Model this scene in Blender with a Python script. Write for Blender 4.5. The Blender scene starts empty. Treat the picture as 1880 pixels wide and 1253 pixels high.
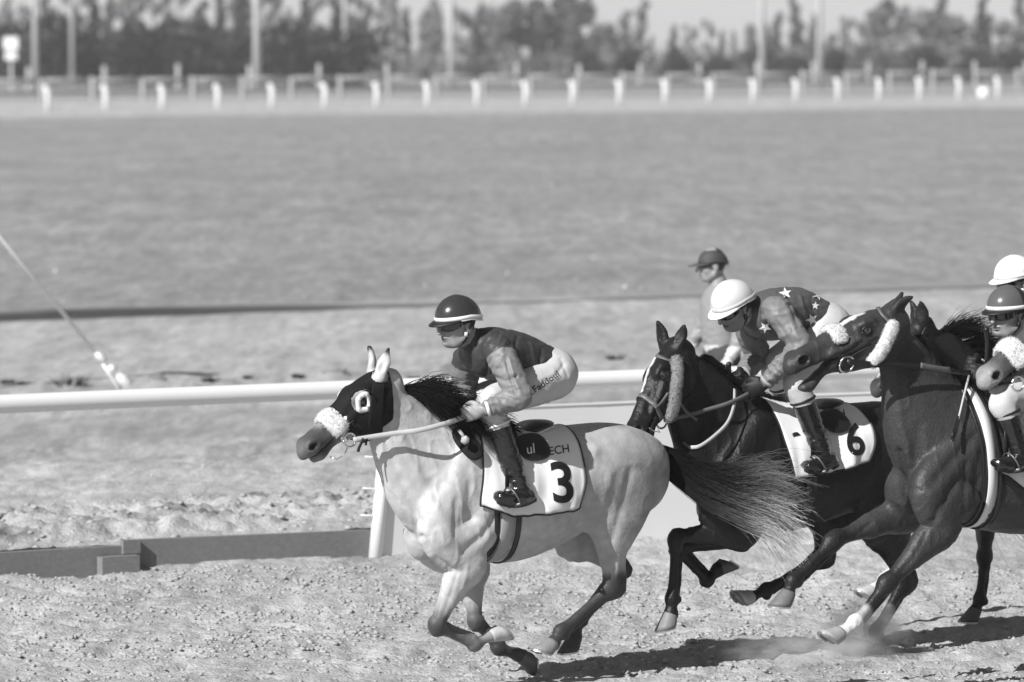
import bpy, bmesh, math, random
import numpy as np
from mathutils import Vector, Matrix
from mathutils.bvhtree import BVHTree

random.seed(7)
RNG = np.random.default_rng(11)
SC = bpy.context.scene
COL = SC.collection

# ------------------------------------------------------------------ camera, sky, sun, exposure
FPX = 9400.0            # focal length in pixels of the 1880 px wide photograph
CAM_H = 3.27
HORIZON = 71.0
PITCH = math.atan((626.5 - HORIZON) / FPX)
cam_data = bpy.data.cameras.new('camera')
cam_data.sensor_width = 36.0
cam_data.lens = FPX / 1880.0 * 36.0
cam_data.clip_start = 0.5
cam_data.clip_end = 9000.0
cam_data.dof.use_dof = True
cam_data.dof.focus_distance = 26.3
cam_data.dof.aperture_fstop = 3.4
cam = bpy.data.objects.new('camera', cam_data)
cam.location = (0, 0, CAM_H)
cam.rotation_euler = (math.pi / 2 - PITCH, 0, 0)
COL.objects.link(cam)
SC.camera = cam

SUN_EL = math.radians(37)
SUN_AZ = math.radians(50)      # measured from -X towards the camera (-Y)
TO_SUN = Vector((-math.cos(SUN_EL) * math.cos(SUN_AZ), -math.cos(SUN_EL) * math.sin(SUN_AZ), math.sin(SUN_EL)))
world = bpy.data.worlds.new('World')
SC.world = world
world.use_nodes = True
wn = world.node_tree.nodes
wl = world.node_tree.links
wn.clear()
sky_n = wn.new('ShaderNodeTexSky')
sky_n.sky_type = 'NISHITA'
sky_n.sun_disc = False
sky_n.sun_elevation = SUN_EL
sky_n.sun_rotation = math.atan2(TO_SUN.x, TO_SUN.y)
sky_n.dust_density = 0.4
bw_n = wn.new('ShaderNodeRGBToBW')
bg_n = wn.new('ShaderNodeBackground')
bg_n.inputs['Strength'].default_value = 0.065
wo_n = wn.new('ShaderNodeOutputWorld')
wl.new(sky_n.outputs[0], bw_n.inputs[0])
wl.new(bw_n.outputs[0], bg_n.inputs['Color'])
wl.new(bg_n.outputs[0], wo_n.inputs['Surface'])

sun_d = bpy.data.lights.new('sun', 'SUN')
sun_d.energy = 5.0
sun_d.angle = math.radians(0.53)
sun_d.color = (1, 1, 1)
sun = bpy.data.objects.new('sun', sun_d)
sun.rotation_euler = (-TO_SUN).to_track_quat('-Z', 'Y').to_euler()
sun.location = TO_SUN * 60
COL.objects.link(sun)

SC.view_settings.view_transform = 'Standard'
SC.view_settings.look = 'None'
SC.view_settings.exposure = 0.28
SC.view_settings.gamma = 1.0
SC.view_settings.use_curve_mapping = False
SC.render.engine = 'CYCLES'
SC.cycles.use_denoising = True
SC.cycles.max_bounces = 6
SC.cycles.transparent_max_bounces = 8
SC.cycles.caustics_reflective = False
SC.cycles.caustics_refractive = False

# ------------------------------------------------------------------ view geometry helpers
THETA = math.radians(33.0)
UV = np.array([math.cos(THETA), math.sin(THETA), 0.0])     # along the rail, away to the right
VV = np.array([-math.sin(THETA), math.cos(THETA), 0.0])    # across the track, away from the camera
_cp, _sp = math.cos(PITCH), math.sin(PITCH)
CAMP = np.array([0, 0, CAM_H])

def ray(px, py):
    x = (px - 940.0) / FPX
    y = (626.5 - py) / FPX
    return np.array([x, _cp + y * _sp, -_sp + y * _cp])

def ground_at(px, py, z=0.0):
    d = ray(px, py)
    t = (z - CAM_H) / d[2]
    return CAMP + d * t

def vpx(px, py, z=0.0):
    return float(ground_at(px, py, z) @ VV)

def at_depth(px, py, Y):
    d = ray(px, py)
    return CAMP + d * (Y / d[1])

class Frame:
    """local axes: f forward (left and towards the camera), l left side (towards the camera), u up"""
    def __init__(s, px, py, turn=0.0):
        s.o = ground_at(px, py)
        a = THETA + math.radians(turn)
        s.f = -np.array([math.cos(a), math.sin(a), 0.0])
        s.l = np.array([math.sin(a), -math.cos(a), 0.0])
        s.u = np.array([0, 0, 1.0])
        s.R = np.stack([s.f, s.l, s.u], 1)
        s.rz = math.atan2(s.f[1], s.f[0])
    def p(s, px, py, l=0.0):
        d = ray(px, py)
        t = ((s.o - CAMP) @ s.l + l) / (d @ s.l)
        w = CAMP + d * t
        return s.tol(w)
    def tol(s, w):
        return s.R.T @ (np.asarray(w) - s.o)
    def tow(s, q):
        return s.o + s.R @ np.asarray(q)
    def ray(s, px, py):
        return s.tol(CAMP), s.R.T @ ray(px, py)

# ------------------------------------------------------------------ numpy noise
def _hash(ix, iy, iz):
    n = (ix.astype(np.int64) * 374761393 + iy.astype(np.int64) * 668265263 + iz.astype(np.int64) * 2147483647) & 0xffffffff
    n = ((n ^ (n >> 13)) * 1274126177) & 0xffffffff
    n = ((n ^ (n >> 16)) * 2246822519) & 0xffffffff
    return ((n ^ (n >> 15)) & 0xffff) / 65535.0

def vnoise(P, seed=0):
    P = np.asarray(P, dtype=np.float64)
    flat = len(P) > 1000 and not P[:, 2].any()
    P = P + seed * 17.31
    i = np.floor(P).astype(np.int64)
    f = P - i
    f = f * f * (3 - 2 * f)
    r = 0
    for dx in (0, 1):
        wx = f[:, 0] if dx else 1 - f[:, 0]
        for dy in (0, 1):
            wy = f[:, 1] if dy else 1 - f[:, 1]
            if flat:
                r = r + _hash(i[:, 0] + dx, i[:, 1] + dy, i[:, 2]) * wx * wy
                continue
            for dz in (0, 1):
                wz = f[:, 2] if dz else 1 - f[:, 2]
                r = r + _hash(i[:, 0] + dx, i[:, 1] + dy, i[:, 2] + dz) * wx * wy * wz
    return r * 2 - 1

def fbm(P, octaves=3, seed=0):
    r, a = 0, 1.0
    for o in range(octaves):
        r = r + a * vnoise(np.asarray(P) * (2.03 ** o), seed + o * 5)
        a *= 0.5
    return r

def smooth(a, b, x):
    t = np.clip((x - a) / (b - a), 0, 1)
    return t * t * (3 - 2 * t)

# ------------------------------------------------------------------ materials (all grey: a monochrome photograph)
MATS = {}
def mat(name, base=0.5, rough=0.6, spec=0.5, var=0.0, vscale=8.0, bump=0.0, bscale=40.0, attr=None,
        metal=0.0, sheen=0.0, coat=0.0, bdist=0.01, voro=0.0, voscale=20.0, stretch=None, detail=4.0, trans=0.0):
    if name in MATS:
        return MATS[name]
    m = bpy.data.materials.new(name)
    m.use_nodes = True
    N, L = m.node_tree.nodes, m.node_tree.links
    N.clear()
    out = N.new('ShaderNodeOutputMaterial')
    b = N.new('ShaderNodeBsdfPrincipled')
    L.new(b.outputs[0], out.inputs['Surface'])
    b.inputs['Roughness'].default_value = rough
    b.inputs['Metallic'].default_value = metal
    b.inputs['Specular IOR Level'].default_value = spec
    b.inputs['Coat Weight'].default_value = coat
    if sheen:
        b.inputs['Sheen Weight'].default_value = sheen
    if trans:
        b.inputs['Transmission Weight'].default_value = trans
    co = N.new('ShaderNodeTexCoord')
    src = co.outputs['Object']
    if stretch:
        mp = N.new('ShaderNodeMapping')
        mp.inputs['Scale'].default_value = stretch
        L.new(src, mp.inputs[0])
        src = mp.outputs[0]
    val = None
    if attr:
        a = N.new('ShaderNodeAttribute')
        a.attribute_name = attr
        val = a.outputs['Fac']
    else:
        v = N.new('ShaderNodeValue')
        v.outputs[0].default_value = base
        val = v.outputs[0]
    def mathn(op, x, y):
        n = N.new('ShaderNodeMath')
        n.operation = op
        for k, q in enumerate((x, y)):
            if isinstance(q, (int, float)):
                n.inputs[k].default_value = q
            else:
                L.new(q, n.inputs[k])
        return n.outputs[0]
    if var:
        n1 = N.new('ShaderNodeTexNoise')
        n1.inputs['Scale'].default_value = vscale
        n1.inputs['Detail'].default_value = 6
        n1.inputs['Roughness'].default_value = 0.65
        L.new(src, n1.inputs['Vector'])
        k = mathn('MULTIPLY_ADD', n1.outputs[0], 2 * var)
        k.node.inputs[2].default_value = 1 - var
        val = mathn('MULTIPLY', val, k)
    if voro:
        n2 = N.new('ShaderNodeTexVoronoi')
        n2.inputs['Scale'].default_value = voscale
        n2.feature = 'SMOOTH_F1'
        L.new(src, n2.inputs['Vector'])
        k = mathn('MULTIPLY_ADD', n2.outputs[0], -2 * voro)
        k.node.inputs[2].default_value = 1 + voro * .8
        val = mathn('MULTIPLY', val, k)
    cc = N.new('ShaderNodeCombineColor')
    for k in range(3):
        L.new(val, cc.inputs[k])
    L.new(cc.outputs[0], b.inputs['Base Color'])
    if bump:
        n3 = N.new('ShaderNodeTexNoise')
        n3.inputs['Scale'].default_value = bscale
        n3.inputs['Detail'].default_value = detail
        L.new(src, n3.inputs['Vector'])
        bp = N.new('ShaderNodeBump')
        bp.inputs['Strength'].default_value = bump
        bp.inputs['Distance'].default_value = bdist
        L.new(n3.outputs[0], bp.inputs['Height'])
        L.new(bp.outputs[0], b.inputs['Normal'])
    MATS[name] = m
    return m

# ------------------------------------------------------------------ object helpers
OFFS = {}
def tag(o, label=None, cat=None, group=None, kind=None):
    if label: o['label'] = label
    if cat: o['category'] = cat
    if group: o['group'] = group
    if kind: o['kind'] = kind
    return o

def empty(name, label, cat, loc=(0, 0, 0), rz=0.0, group=None, off=None):
    o = bpy.data.objects.new(name, None)
    o.empty_display_size = 0.1
    COL.objects.link(o)
    o.location = loc
    o.rotation_euler = (0, 0, rz)
    tag(o, label, cat, group)
    OFFS[o.name] = np.zeros(3) if off is None else np.asarray(off, float)
    return o

def fempty(name, label, cat, fr, base=(0, 0, 0), group=None):
    """an empty standing at the local point `base` of a frame; children are given in the frame's coordinates"""
    return empty(name, label, cat, fr.tow(base), fr.rz, group, base)

def find_off(o):
    while o is not None:
        if o.name in OFFS:
            return OFFS[o.name]
        o = o.parent
    return np.zeros(3)

def mesh_data(name, V, F, mat_=None, smooth_=True, attr=None):
    V = np.asarray(V, dtype=np.float32).reshape(-1, 3)
    me = bpy.data.meshes.new(name)
    if isinstance(F, np.ndarray):
        n, k = F.shape
        me.vertices.add(len(V))
        me.vertices.foreach_set('co', V.ravel())
        me.loops.add(n * k)
        me.loops.foreach_set('vertex_index', F.astype(np.int32).ravel())
        me.polygons.add(n)
        me.polygons.foreach_set('loop_start', np.arange(0, n * k, k, dtype=np.int32))
        me.polygons.foreach_set('loop_total', np.full(n, k, dtype=np.int32))
        me.update(calc_edges=True)
    else:
        me.from_pydata([tuple(map(float, v)) for v in V], [], [tuple(map(int, f)) for f in F])
        me.update()
    if smooth_:
        me.polygons.foreach_set('use_smooth', np.ones(len(me.polygons), dtype=bool))
    if attr is not None:
        for an, av in attr.items():
            a = me.attributes.new(an, 'FLOAT', 'POINT')
            a.data.foreach_set('value', np.asarray(av, dtype=np.float32))
    if mat_:
        me.materials.append(mat_)
    return me

def obj(name, V, F, mat_, parent=None, smooth_=True, attr=None):
    V = np.asarray(V, dtype=np.float64).reshape(-1, 3)
    if parent is not None:
        V = V - find_off(parent)
    me = mesh_data(name, V, F, mat_, smooth_, attr)
    o = bpy.data.objects.new(name, me)
    COL.objects.link(o)
    if parent is not None:
        o.parent = parent
    return o

def copy_tree(src, loc=None, rz=None, scale=None, label=None, parent=None):
    c = src.copy()
    COL.objects.link(c)
    c.parent = parent
    if loc is not None: c.location = loc
    if rz is not None: c.rotation_euler = (0, 0, rz)
    if scale is not None: c.scale = scale
    if label: c['label'] = label
    for ch in src.children:
        copy_tree(ch, parent=c)
    return c

class MB:
    def __init__(s):
        s.V = []; s.F = []; s.n = 0
    def add(s, V, F):
        V = np.asarray(V, float).reshape(-1, 3)
        s.V.append(V)
        for f in F:
            s.F.append(tuple(int(i) + s.n for i in f))
        s.n += len(V)
        return s
    def box(s, lo, hi):
        x0, y0, z0 = lo; x1, y1, z1 = hi
        V = [(x0, y0, z0), (x1, y0, z0), (x1, y1, z0), (x0, y1, z0), (x0, y0, z1), (x1, y0, z1), (x1, y1, z1), (x0, y1, z1)]
        return s.add(V, [(3, 2, 1, 0), (4, 5, 6, 7), (0, 1, 5, 4), (1, 2, 6, 5), (2, 3, 7, 6), (3, 0, 4, 7)])
    def tube(s, P, r, n=8, cap=True):
        V, F = tube(P, r, n, cap)
        return s.add(V, F)
    def ribbon(s, P, Nn, w, t=0.004):
        V, F = ribbon(P, Nn, w, t)
        return s.add(V, F)
    def out(s, name, mat_, parent=None, smooth_=True):
        return obj(name, np.concatenate(s.V), s.F, mat_, parent, smooth_)

def tube(P, r, n=8, cap=True, flat=1.0):
    P = np.asarray(P, float)
    m = len(P)
    r = np.broadcast_to(np.asarray(r, float), (m,))
    T = np.gradient(P, axis=0)
    T /= np.linalg.norm(T, axis=1)[:, None] + 1e-12
    ref = np.array([0, 0, 1.0]) if abs(T[0][2]) < .9 else np.array([1.0, 0, 0])
    V = []
    A = np.cross(T[0], ref); A /= np.linalg.norm(A)
    for i in range(m):
        A = A - T[i] * (A @ T[i]); A /= np.linalg.norm(A) + 1e-12
        B = np.cross(T[i], A)
        for k in range(n):
            an = 2 * math.pi * k / n
            V.append(P[i] + r[i] * (math.cos(an) * A + flat * math.sin(an) * B))
    F = []
    for i in range(m - 1):
        for k in range(n):
            a = i * n + k; b = i * n + (k + 1) % n
            F.append((a, b, b + n, a + n))
    if cap:
        F.append(tuple(range(n - 1, -1, -1)))
        F.append(tuple((m - 1) * n + k for k in range(n)))
    return np.array(V), F

def ribbon(P, Nn, w, t=0.004, closed=False):
    """strap of width w and thickness t along P with outward normals Nn"""
    P = np.asarray(P, float); Nn = np.asarray(Nn, float)
    m = len(P)
    w = np.broadcast_to(np.asarray(w, float), (m,))
    if closed:
        T = np.roll(P, -1, 0) - np.roll(P, 1, 0)
    else:
        T = np.gradient(P, axis=0)
    T /= np.linalg.norm(T, axis=1)[:, None] + 1e-12
    S = np.cross(T, Nn); S /= np.linalg.norm(S, axis=1)[:, None] + 1e-12
    V = []
    for i in range(m):
        V += [P[i] - S[i] * w[i] / 2, P[i] + S[i] * w[i] / 2, P[i] + S[i] * w[i] * .46 + Nn[i] * t, P[i] - S[i] * w[i] * .46 + Nn[i] * t]
    F = []
    for i in range(m if closed else m - 1):
        j = (i + 1) % m
        for k in range(4):
            F.append((i * 4 + k, j * 4 + k, j * 4 + (k + 1) % 4, i * 4 + (k + 1) % 4))
    if not closed:
        F += [(0, 1, 2, 3), tuple((m - 1) * 4 + k for k in (3, 2, 1, 0))]
    return np.array(V), F

def crom(P, sub=6):
    """Catmull-Rom resampling of rows of P"""
    P = np.asarray(P, float)
    Q = np.vstack([2 * P[0] - P[1], P, 2 * P[-1] - P[-2]])
    out = []
    for i in range(1, len(Q) - 2):
        a, b, c, d = Q[i - 1], Q[i], Q[i + 1], Q[i + 2]
        for k in range(sub):
            t = k / sub
            out.append(.5 * (2 * b + (c - a) * t + (2 * a - 5 * b + 4 * c - d) * t * t + (3 * b - a - 3 * c + d) * t ** 3))
    out.append(P[-1])
    return np.array(out)

# ------------------------------------------------------------------ signed distance field modelling
class Field:
    def __init__(s, lo, hi, vox):
        s.vox = vox
        s.lo = np.asarray(lo, float)
        s.n = np.ceil((np.asarray(hi) - s.lo) / vox).astype(int) + 1
        s.A = np.full(s.n, 0.12, dtype=np.float32)
        s.ax = [(s.lo[k] + np.arange(s.n[k]) * vox).astype(np.float32) for k in range(3)]
    def _sub(s, lo, hi):
        a = np.clip(np.floor((np.asarray(lo) - s.lo) / s.vox).astype(int), 0, s.n)
        b = np.clip(np.ceil((np.asarray(hi) - s.lo) / s.vox).astype(int) + 1, 0, s.n)
        return a, b
    def _merge(s, a, b, D, k, op='add'):
        sl = tuple(slice(a[i], b[i]) for i in range(3))
        G = s.A[sl]
        if op == 'add':
            if k > 0:
                h = np.maximum(k - np.abs(G - D), 0) / k
                s.A[sl] = np.minimum(G, D) - h * h * (k * .25)
            else:
                s.A[sl] = np.minimum(G, D)
        else:
            D = -D
            if k > 0:
                h = np.maximum(k - np.abs(G - D), 0) / k
                s.A[sl] = np.maximum(G, D) + h * h * (k * .25)
            else:
                s.A[sl] = np.maximum(G, D)
    def sweep(s, P, h, w, lat=(0, 1, 0), k=0.03, sub=4, op='add', blur=0):
        P = np.asarray(P, float)
        n = len(P)
        h = np.broadcast_to(np.asarray(h, float), (n,)); w = np.broadcast_to(np.asarray(w, float), (n,))
        Q = np.column_stack([P, h, w])
        if sub > 1 and n > 2:
            Q = crom(Q, sub)
        elif sub > 1:
            Q = np.array([Q[0] + (Q[1] - Q[0]) * t for t in np.linspace(0, 1, 3)])
        Q[:, 3:] = np.maximum(Q[:, 3:], 0.004)
        mg = k + 3 * s.vox
        R = Q[:, 3:].max(1)[:, None] + mg
        a, b = s._sub((Q[:, :3] - R).min(0), (Q[:, :3] + R).max(0))
        if np.any(b <= a): return
        D = np.full(b - a, 0.12, dtype=np.float32)
        lat = np.asarray(lat, float)
        for i in range(len(Q) - 1):
            p0, p1 = Q[i, :3], Q[i + 1, :3]
            h0, h1, w0, w1 = Q[i, 3], Q[i + 1, 3], Q[i, 4], Q[i + 1, 4]
            d = p1 - p0; Ln = np.linalg.norm(d)
            if Ln < 1e-6: continue
            x = d / Ln
            z = lat - x * (lat @ x); z /= np.linalg.norm(z) + 1e-9
            y = np.cross(z, x)
            r = max(h0, h1, w0, w1) + mg
            aa, bb = s._sub(np.minimum(p0, p1) - r, np.maximum(p0, p1) + r)
            aa = np.maximum(aa, a); bb = np.minimum(bb, b)
            if np.any(bb <= aa): continue
            X = (s.ax[0][aa[0]:bb[0]] - np.float32(p0[0]))[:, None, None]
            Y = (s.ax[1][aa[1]:bb[1]] - np.float32(p0[1]))[None, :, None]
            Z = (s.ax[2][aa[2]:bb[2]] - np.float32(p0[2]))[None, None, :]
            f32 = np.float32
            al = X * f32(x[0]) + Y * f32(x[1]) + Z * f32(x[2])
            t = np.clip(al / f32(Ln), 0, 1)
            e = al - t * f32(Ln)
            yy = X * f32(y[0]) + Y * f32(y[1]) + Z * f32(y[2])
            zz = X * f32(z[0]) + Y * f32(z[1]) + Z * f32(z[2])
            H = f32(h0) + t * f32(h1 - h0); W = f32(w0) + t * f32(w1 - w0)
            M = np.minimum(H, W)
            yy /= H; zz /= W; e /= M
            k0 = np.sqrt(yy * yy + zz * zz + e * e) + f32(1e-6)
            yy /= H; zz /= W; e /= M
            k1 = np.sqrt(yy * yy + zz * zz + e * e) + f32(1e-6)
            dd = k0 * (k0 - 1) / k1
            dd = np.minimum(dd, f32(0.12))
            sl = tuple(slice(aa[q] - a[q], bb[q] - a[q]) for q in range(3))
            D[sl] = np.minimum(D[sl], dd)
        if blur:
            D = box_blur(box_blur(D, blur), blur)
        s._merge(a, b, D, k, op)
    def ell(s, c, r, R=None, k=0.02, op='add'):
        c = np.asarray(c, float); r = np.asarray(r, float)
        m = r.max() + k + 3 * s.vox
        a, b = s._sub(c - m, c + m)
        if np.any(b <= a): return
        X = (s.ax[0][a[0]:b[0]] - np.float32(c[0]))[:, None, None]
        Y = (s.ax[1][a[1]:b[1]] - np.float32(c[1]))[None, :, None]
        Z = (s.ax[2][a[2]:b[2]] - np.float32(c[2]))[None, None, :]
        R = np.eye(3) if R is None else np.asarray(R)      # columns: ellipsoid axes
        q0 = q1 = 0
        for i in range(3):
            u = (X * np.float32(R[0, i]) + Y * np.float32(R[1, i]) + Z * np.float32(R[2, i])) / np.float32(r[i])
            q0 = q0 + u * u
            u = u / np.float32(r[i])
            q1 = q1 + u * u
        k0 = np.sqrt(q0) + 1e-6
        D = np.minimum(k0 * (k0 - 1) / (np.sqrt(q1) + 1e-6), 0.12).astype(np.float32)
        s._merge(a, b, D, k, op)
    def cut(s, p, nrm, k=0.0):
        """remove everything on the side of the plane that nrm points to"""
        nrm = np.asarray(nrm, float); nrm = nrm / np.linalg.norm(nrm)
        D = ((s.ax[0] - p[0])[:, None, None] * nrm[0] + (s.ax[1] - p[1])[None, :, None] * nrm[1] + (s.ax[2] - p[2])[None, None, :] * nrm[2]).astype(np.float32)
        s.A = np.maximum(s.A, D)
    def mesh(s):
        return surface_nets(s.A, s.lo, s.vox)

def box_blur(D, r):
    for ax in range(3):
        pad = [(0, 0)] * 3; pad[ax] = (r + 1, r)
        c = np.cumsum(np.pad(D, pad, mode='edge'), axis=ax, dtype=np.float64)
        n = D.shape[ax]
        hi = np.take(c, np.arange(2 * r + 1, 2 * r + 1 + n), axis=ax); lo = np.take(c, np.arange(0, n), axis=ax)
        D = ((hi - lo) / (2 * r + 1)).astype(np.float32)
    return D

def surface_nets(A, lo, vox):
    S = (A < 0)
    nx, ny, nz = A.shape
    cnt = np.zeros((nx - 1, ny - 1, nz - 1), dtype=np.int8)
    offs = [(i, j, k) for i in (0, 1) for j in (0, 1) for k in (0, 1)]
    for i, j, k in offs:
        cnt += S[i:nx - 1 + i, j:ny - 1 + j, k:nz - 1 + k]
    act = (cnt > 0) & (cnt < 8)
    I = np.argwhere(act)
    idm = np.full(act.shape, -1, dtype=np.int32)
    idm[act] = np.arange(len(I), dtype=np.int32)
    vals = np.stack([A[I[:, 0] + i, I[:, 1] + j, I[:, 2] + k] for i, j, k in offs], 1)
    acc = np.zeros((len(I), 3)); num = np.zeros(len(I))
    for a in range(8):
        for b in range(a + 1, 8):
            oa, ob = np.array(offs[a]), np.array(offs[b])
            if np.abs(oa - ob).sum() != 1: continue
            va, vb = vals[:, a], vals[:, b]
            m = (va < 0) != (vb < 0)
            t = np.where(m, va / np.where(m, va - vb, 1), 0)
            acc[m] += oa + t[m, None] * (ob - oa)
            num[m] += 1
    V = lo + (I + acc / num[:, None]) * vox
    F = []
    for ax in range(3):
        sl0 = [slice(None)] * 3; sl1 = [slice(None)] * 3
        sl0[ax] = slice(0, -1); sl1[ax] = slice(1, None)
        ch = S[tuple(sl0)] != S[tuple(sl1)]
        E = np.argwhere(ch)
        o1, o2 = [(1, 2), (2, 0), (0, 1)][ax]
        ok = (E[:, o1] > 0) & (E[:, o2] > 0) & (E[:, o1] < A.shape[o1] - 1) & (E[:, o2] < A.shape[o2] - 1)
        E = E[ok]
        ins = S[E[:, 0], E[:, 1], E[:, 2]]
        def cid(d1, d2):
            q = E.copy(); q[:, o1] += d1; q[:, o2] += d2
            return idm[q[:, 0], q[:, 1], q[:, 2]]
        Q = np.stack([cid(-1, -1), cid(0, -1), cid(0, 0), cid(-1, 0)], 1)
        Q[~ins] = Q[~ins][:, ::-1]
        F.append(Q)
    F = np.concatenate(F)
    F = F[(F >= 0).all(1)]
    return V, F

def bvh_of(V, F):
    return BVHTree.FromPolygons(np.asarray(V).tolist(), F.tolist() if isinstance(F, np.ndarray) else [tuple(f) for f in F])
# ================================================================== THE SETTING: ground
V_EDGE = vpx(330, 1038)                       # line of the inner running rail and the timber edging
V_CL0, V_CL1 = vpx(300, 985, .12), vpx(300, 918, .12)
V_SM0, V_SM1 = vpx(300, 812), vpx(300, 752)
V_TU0, V_TU1 = vpx(300, 745), vpx(300, 688)
V_DK0, V_DK1 = vpx(300, 582), vpx(300, 576)
V_ST0, V_ST1 = vpx(300, 214), vpx(300, 186)

def axis(core0, core1, step, lo, hi, g):
    c = list(np.arange(core0, core1 + 1e-6, step))
    d = step; x = core1; up = []
    while x < hi:
        d *= g; x += d; up.append(x)
    d = step; x = core0; dn = []
    while x > lo:
        d *= g * 1.02; x -= d; dn.append(x)
    return np.array(dn[::-1] + c + up)

gx = axis(-3.9, 4.4, 0.029, -1600, 1600, 1.075)
g1 = np.arange(22.8, 31.5, 0.030)
g2 = axis(31.5, 38, 0.06, 31.49, 6000, 1.035)
g2 = g2[g2 > 31.51]
g0 = []
yy, dd = 22.8, 0.03
while yy > -60:
    dd *= 1.2; yy -= dd; g0.append(yy)
gy = np.concatenate([np.array(g0[::-1]), g1, g2])
GX, GY = np.meshgrid(gx, gy, indexing='ij')
P = np.stack([GX.ravel(), GY.ravel(), np.zeros(GX.size)], 1)
a_ = P @ UV
v_ = P @ VV
near = 1 - smooth(42, 60, P[:, 1])
core = near * (np.abs(P[:, 0]) < 14)
idx = np.where((core > 0))[0]
z = np.zeros(len(P))
# broad undulation everywhere, raised verge behind the timber edging, a low bank where the grass begins
raise_ = smooth(V_EDGE + .02, V_EDGE + .10, v_) * (1 - smooth(V_CL1 + 1, V_CL1 + 6, v_))
z += .13 * raise_
bank = smooth(V_DK0, V_DK1, v_) * .02
z += bank * (1 - smooth(V_DK1 + 10, V_DK1 + 60, v_))
Pi = P[idx]
vi, ai = v_[idx], a_[idx]
on_track = 1 - smooth(V_EDGE - .05, V_EDGE + .05, vi)
Q = np.stack([ai, vi, np.zeros_like(ai)], 1)
und = fbm(Q * [1.1, 1.6, 1], 2, 3) * .018
lump = fbm(Q * [11, 13, 1], 2, 9)
lump2 = fbm(Q * [24, 27, 1], 2, 21)
patch = np.clip(fbm(Q * [2.2, 3.0, 1], 2, 33) * .5 + .6, .15, 1.2)
holes = -np.clip(fbm(Q * [5.5, 7.5, 1], 2, 41) - .45, 0, 1) * .05
clod = smooth(V_CL0, V_CL0 + .35, vi) * (1 - smooth(V_CL1 - .6, V_CL1, vi))
cl = (1 - np.abs(fbm(Q * [4.5, 2.5, 1], 2, 55))) * .07 + (1 - np.abs(fbm(Q * [9.0, 6.0, 1], 2, 61)) * 2) * .045 + fbm(Q * [20, 14, 1], 2, 63) * .018
tuf = smooth(V_TU0, V_TU0 + 1.5, vi) * (1 - smooth(V_TU1 - 2, V_TU1, vi))
tl = np.clip(fbm(Q * [2.2, 1.1, 1], 3, 71), 0, 1) * .22
smoothband = smooth(V_SM0, V_SM0 + .6, vi) * (1 - smooth(V_SM1 - .6, V_SM1, vi))
lump3 = fbm(Q * [6.5, 9, 1], 2, 15)
rough = lump * .012 + lump2 * .007 - np.clip(lump3 + lump * .5 - .30, 0, .6) * .085 * patch - np.clip(lump2 - .45, 0, 1) * .05
fore_heap = np.exp(-((vi - (V_EDGE - .35)) / .35) ** 2) * (fbm(Q * [1.3, 1, 1], 2, 77) * .05 + .035)
dz = und + on_track * (rough + holes + fore_heap) + (1 - on_track) * (1 - smoothband) * (rough * .8 + und * .5)
dz += clod * cl * .7 + tuf * tl
z[idx] += dz * core[idx]
far_i = np.where(P[:, 1] > 60)[0]
z[far_i] += fbm(P[far_i] * [.05, .03, 1], 2, 90) * .08 * smooth(60, 90, P[far_i, 1])
P[:, 2] = z
# albedo of the different surfaces
sand = .385
col = np.full(len(P), sand)
fld = smooth(V_DK1, V_DK1 + 1.2, v_)
Qa = np.stack([a_, v_, np.zeros(len(P))], 1)
n_lo = fbm(Qa * [.12, .22, 1], 3, 101)
n_mi = fbm(Qa * [.5, 1.1, 1], 3, 111)
col += n_mi * .02 * (v_ > V_EDGE)
col = col * (1 - fld) + fld * (.275 + n_lo * .018 + n_mi * .006)
dk = smooth(V_DK0 - .25, V_DK0 + .15, v_ + n_mi * .25) * (1 - smooth(V_DK1 - .1, V_DK1 + .7, v_ + n_mi * .4)) * (1 - smooth(22, 48, a_) * .65)
sb = smooth(V_SM0, V_SM0 + .5, v_) * (1 - smooth(V_SM1 - .5, V_SM1, v_))
col = col * (1 - sb) + sb * .32
st = smooth(V_ST0 - 2, V_ST0 + 4, v_) * (1 - smooth(V_ST1 - 3, V_ST1 + 4, v_))
col = col * (1 - st) + st * .42
beyond = smooth(V_ST1 - 2, V_ST1 + 6, v_)
col = col * (1 - beyond) + beyond * .30
soil = np.zeros(len(P)); soil[idx] = clod * np.clip(fbm(Q * [4, 3, 1], 2, 121), 0, 1) + tuf * np.clip(fbm(Q * [1.4, .8, 1], 3, 72) - .2, 0, 1)
col = col * (1 - np.clip(soil, 0, 1) * .7)
nx_, ny_ = len(gx), len(gy)
ii, jj = np.meshgrid(np.arange(nx_ - 1), np.arange(ny_ - 1), indexing='ij')
base = (ii * ny_ + jj).ravel()
GF = np.stack([base, base + ny_, base + ny_ + 1, base + 1], 1)
m_ground = mat('sand_and_field', attr='albedo', rough=.95, spec=.12, var=.16, vscale=11, bump=.6, bscale=40, bdist=.025, detail=4)
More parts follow.
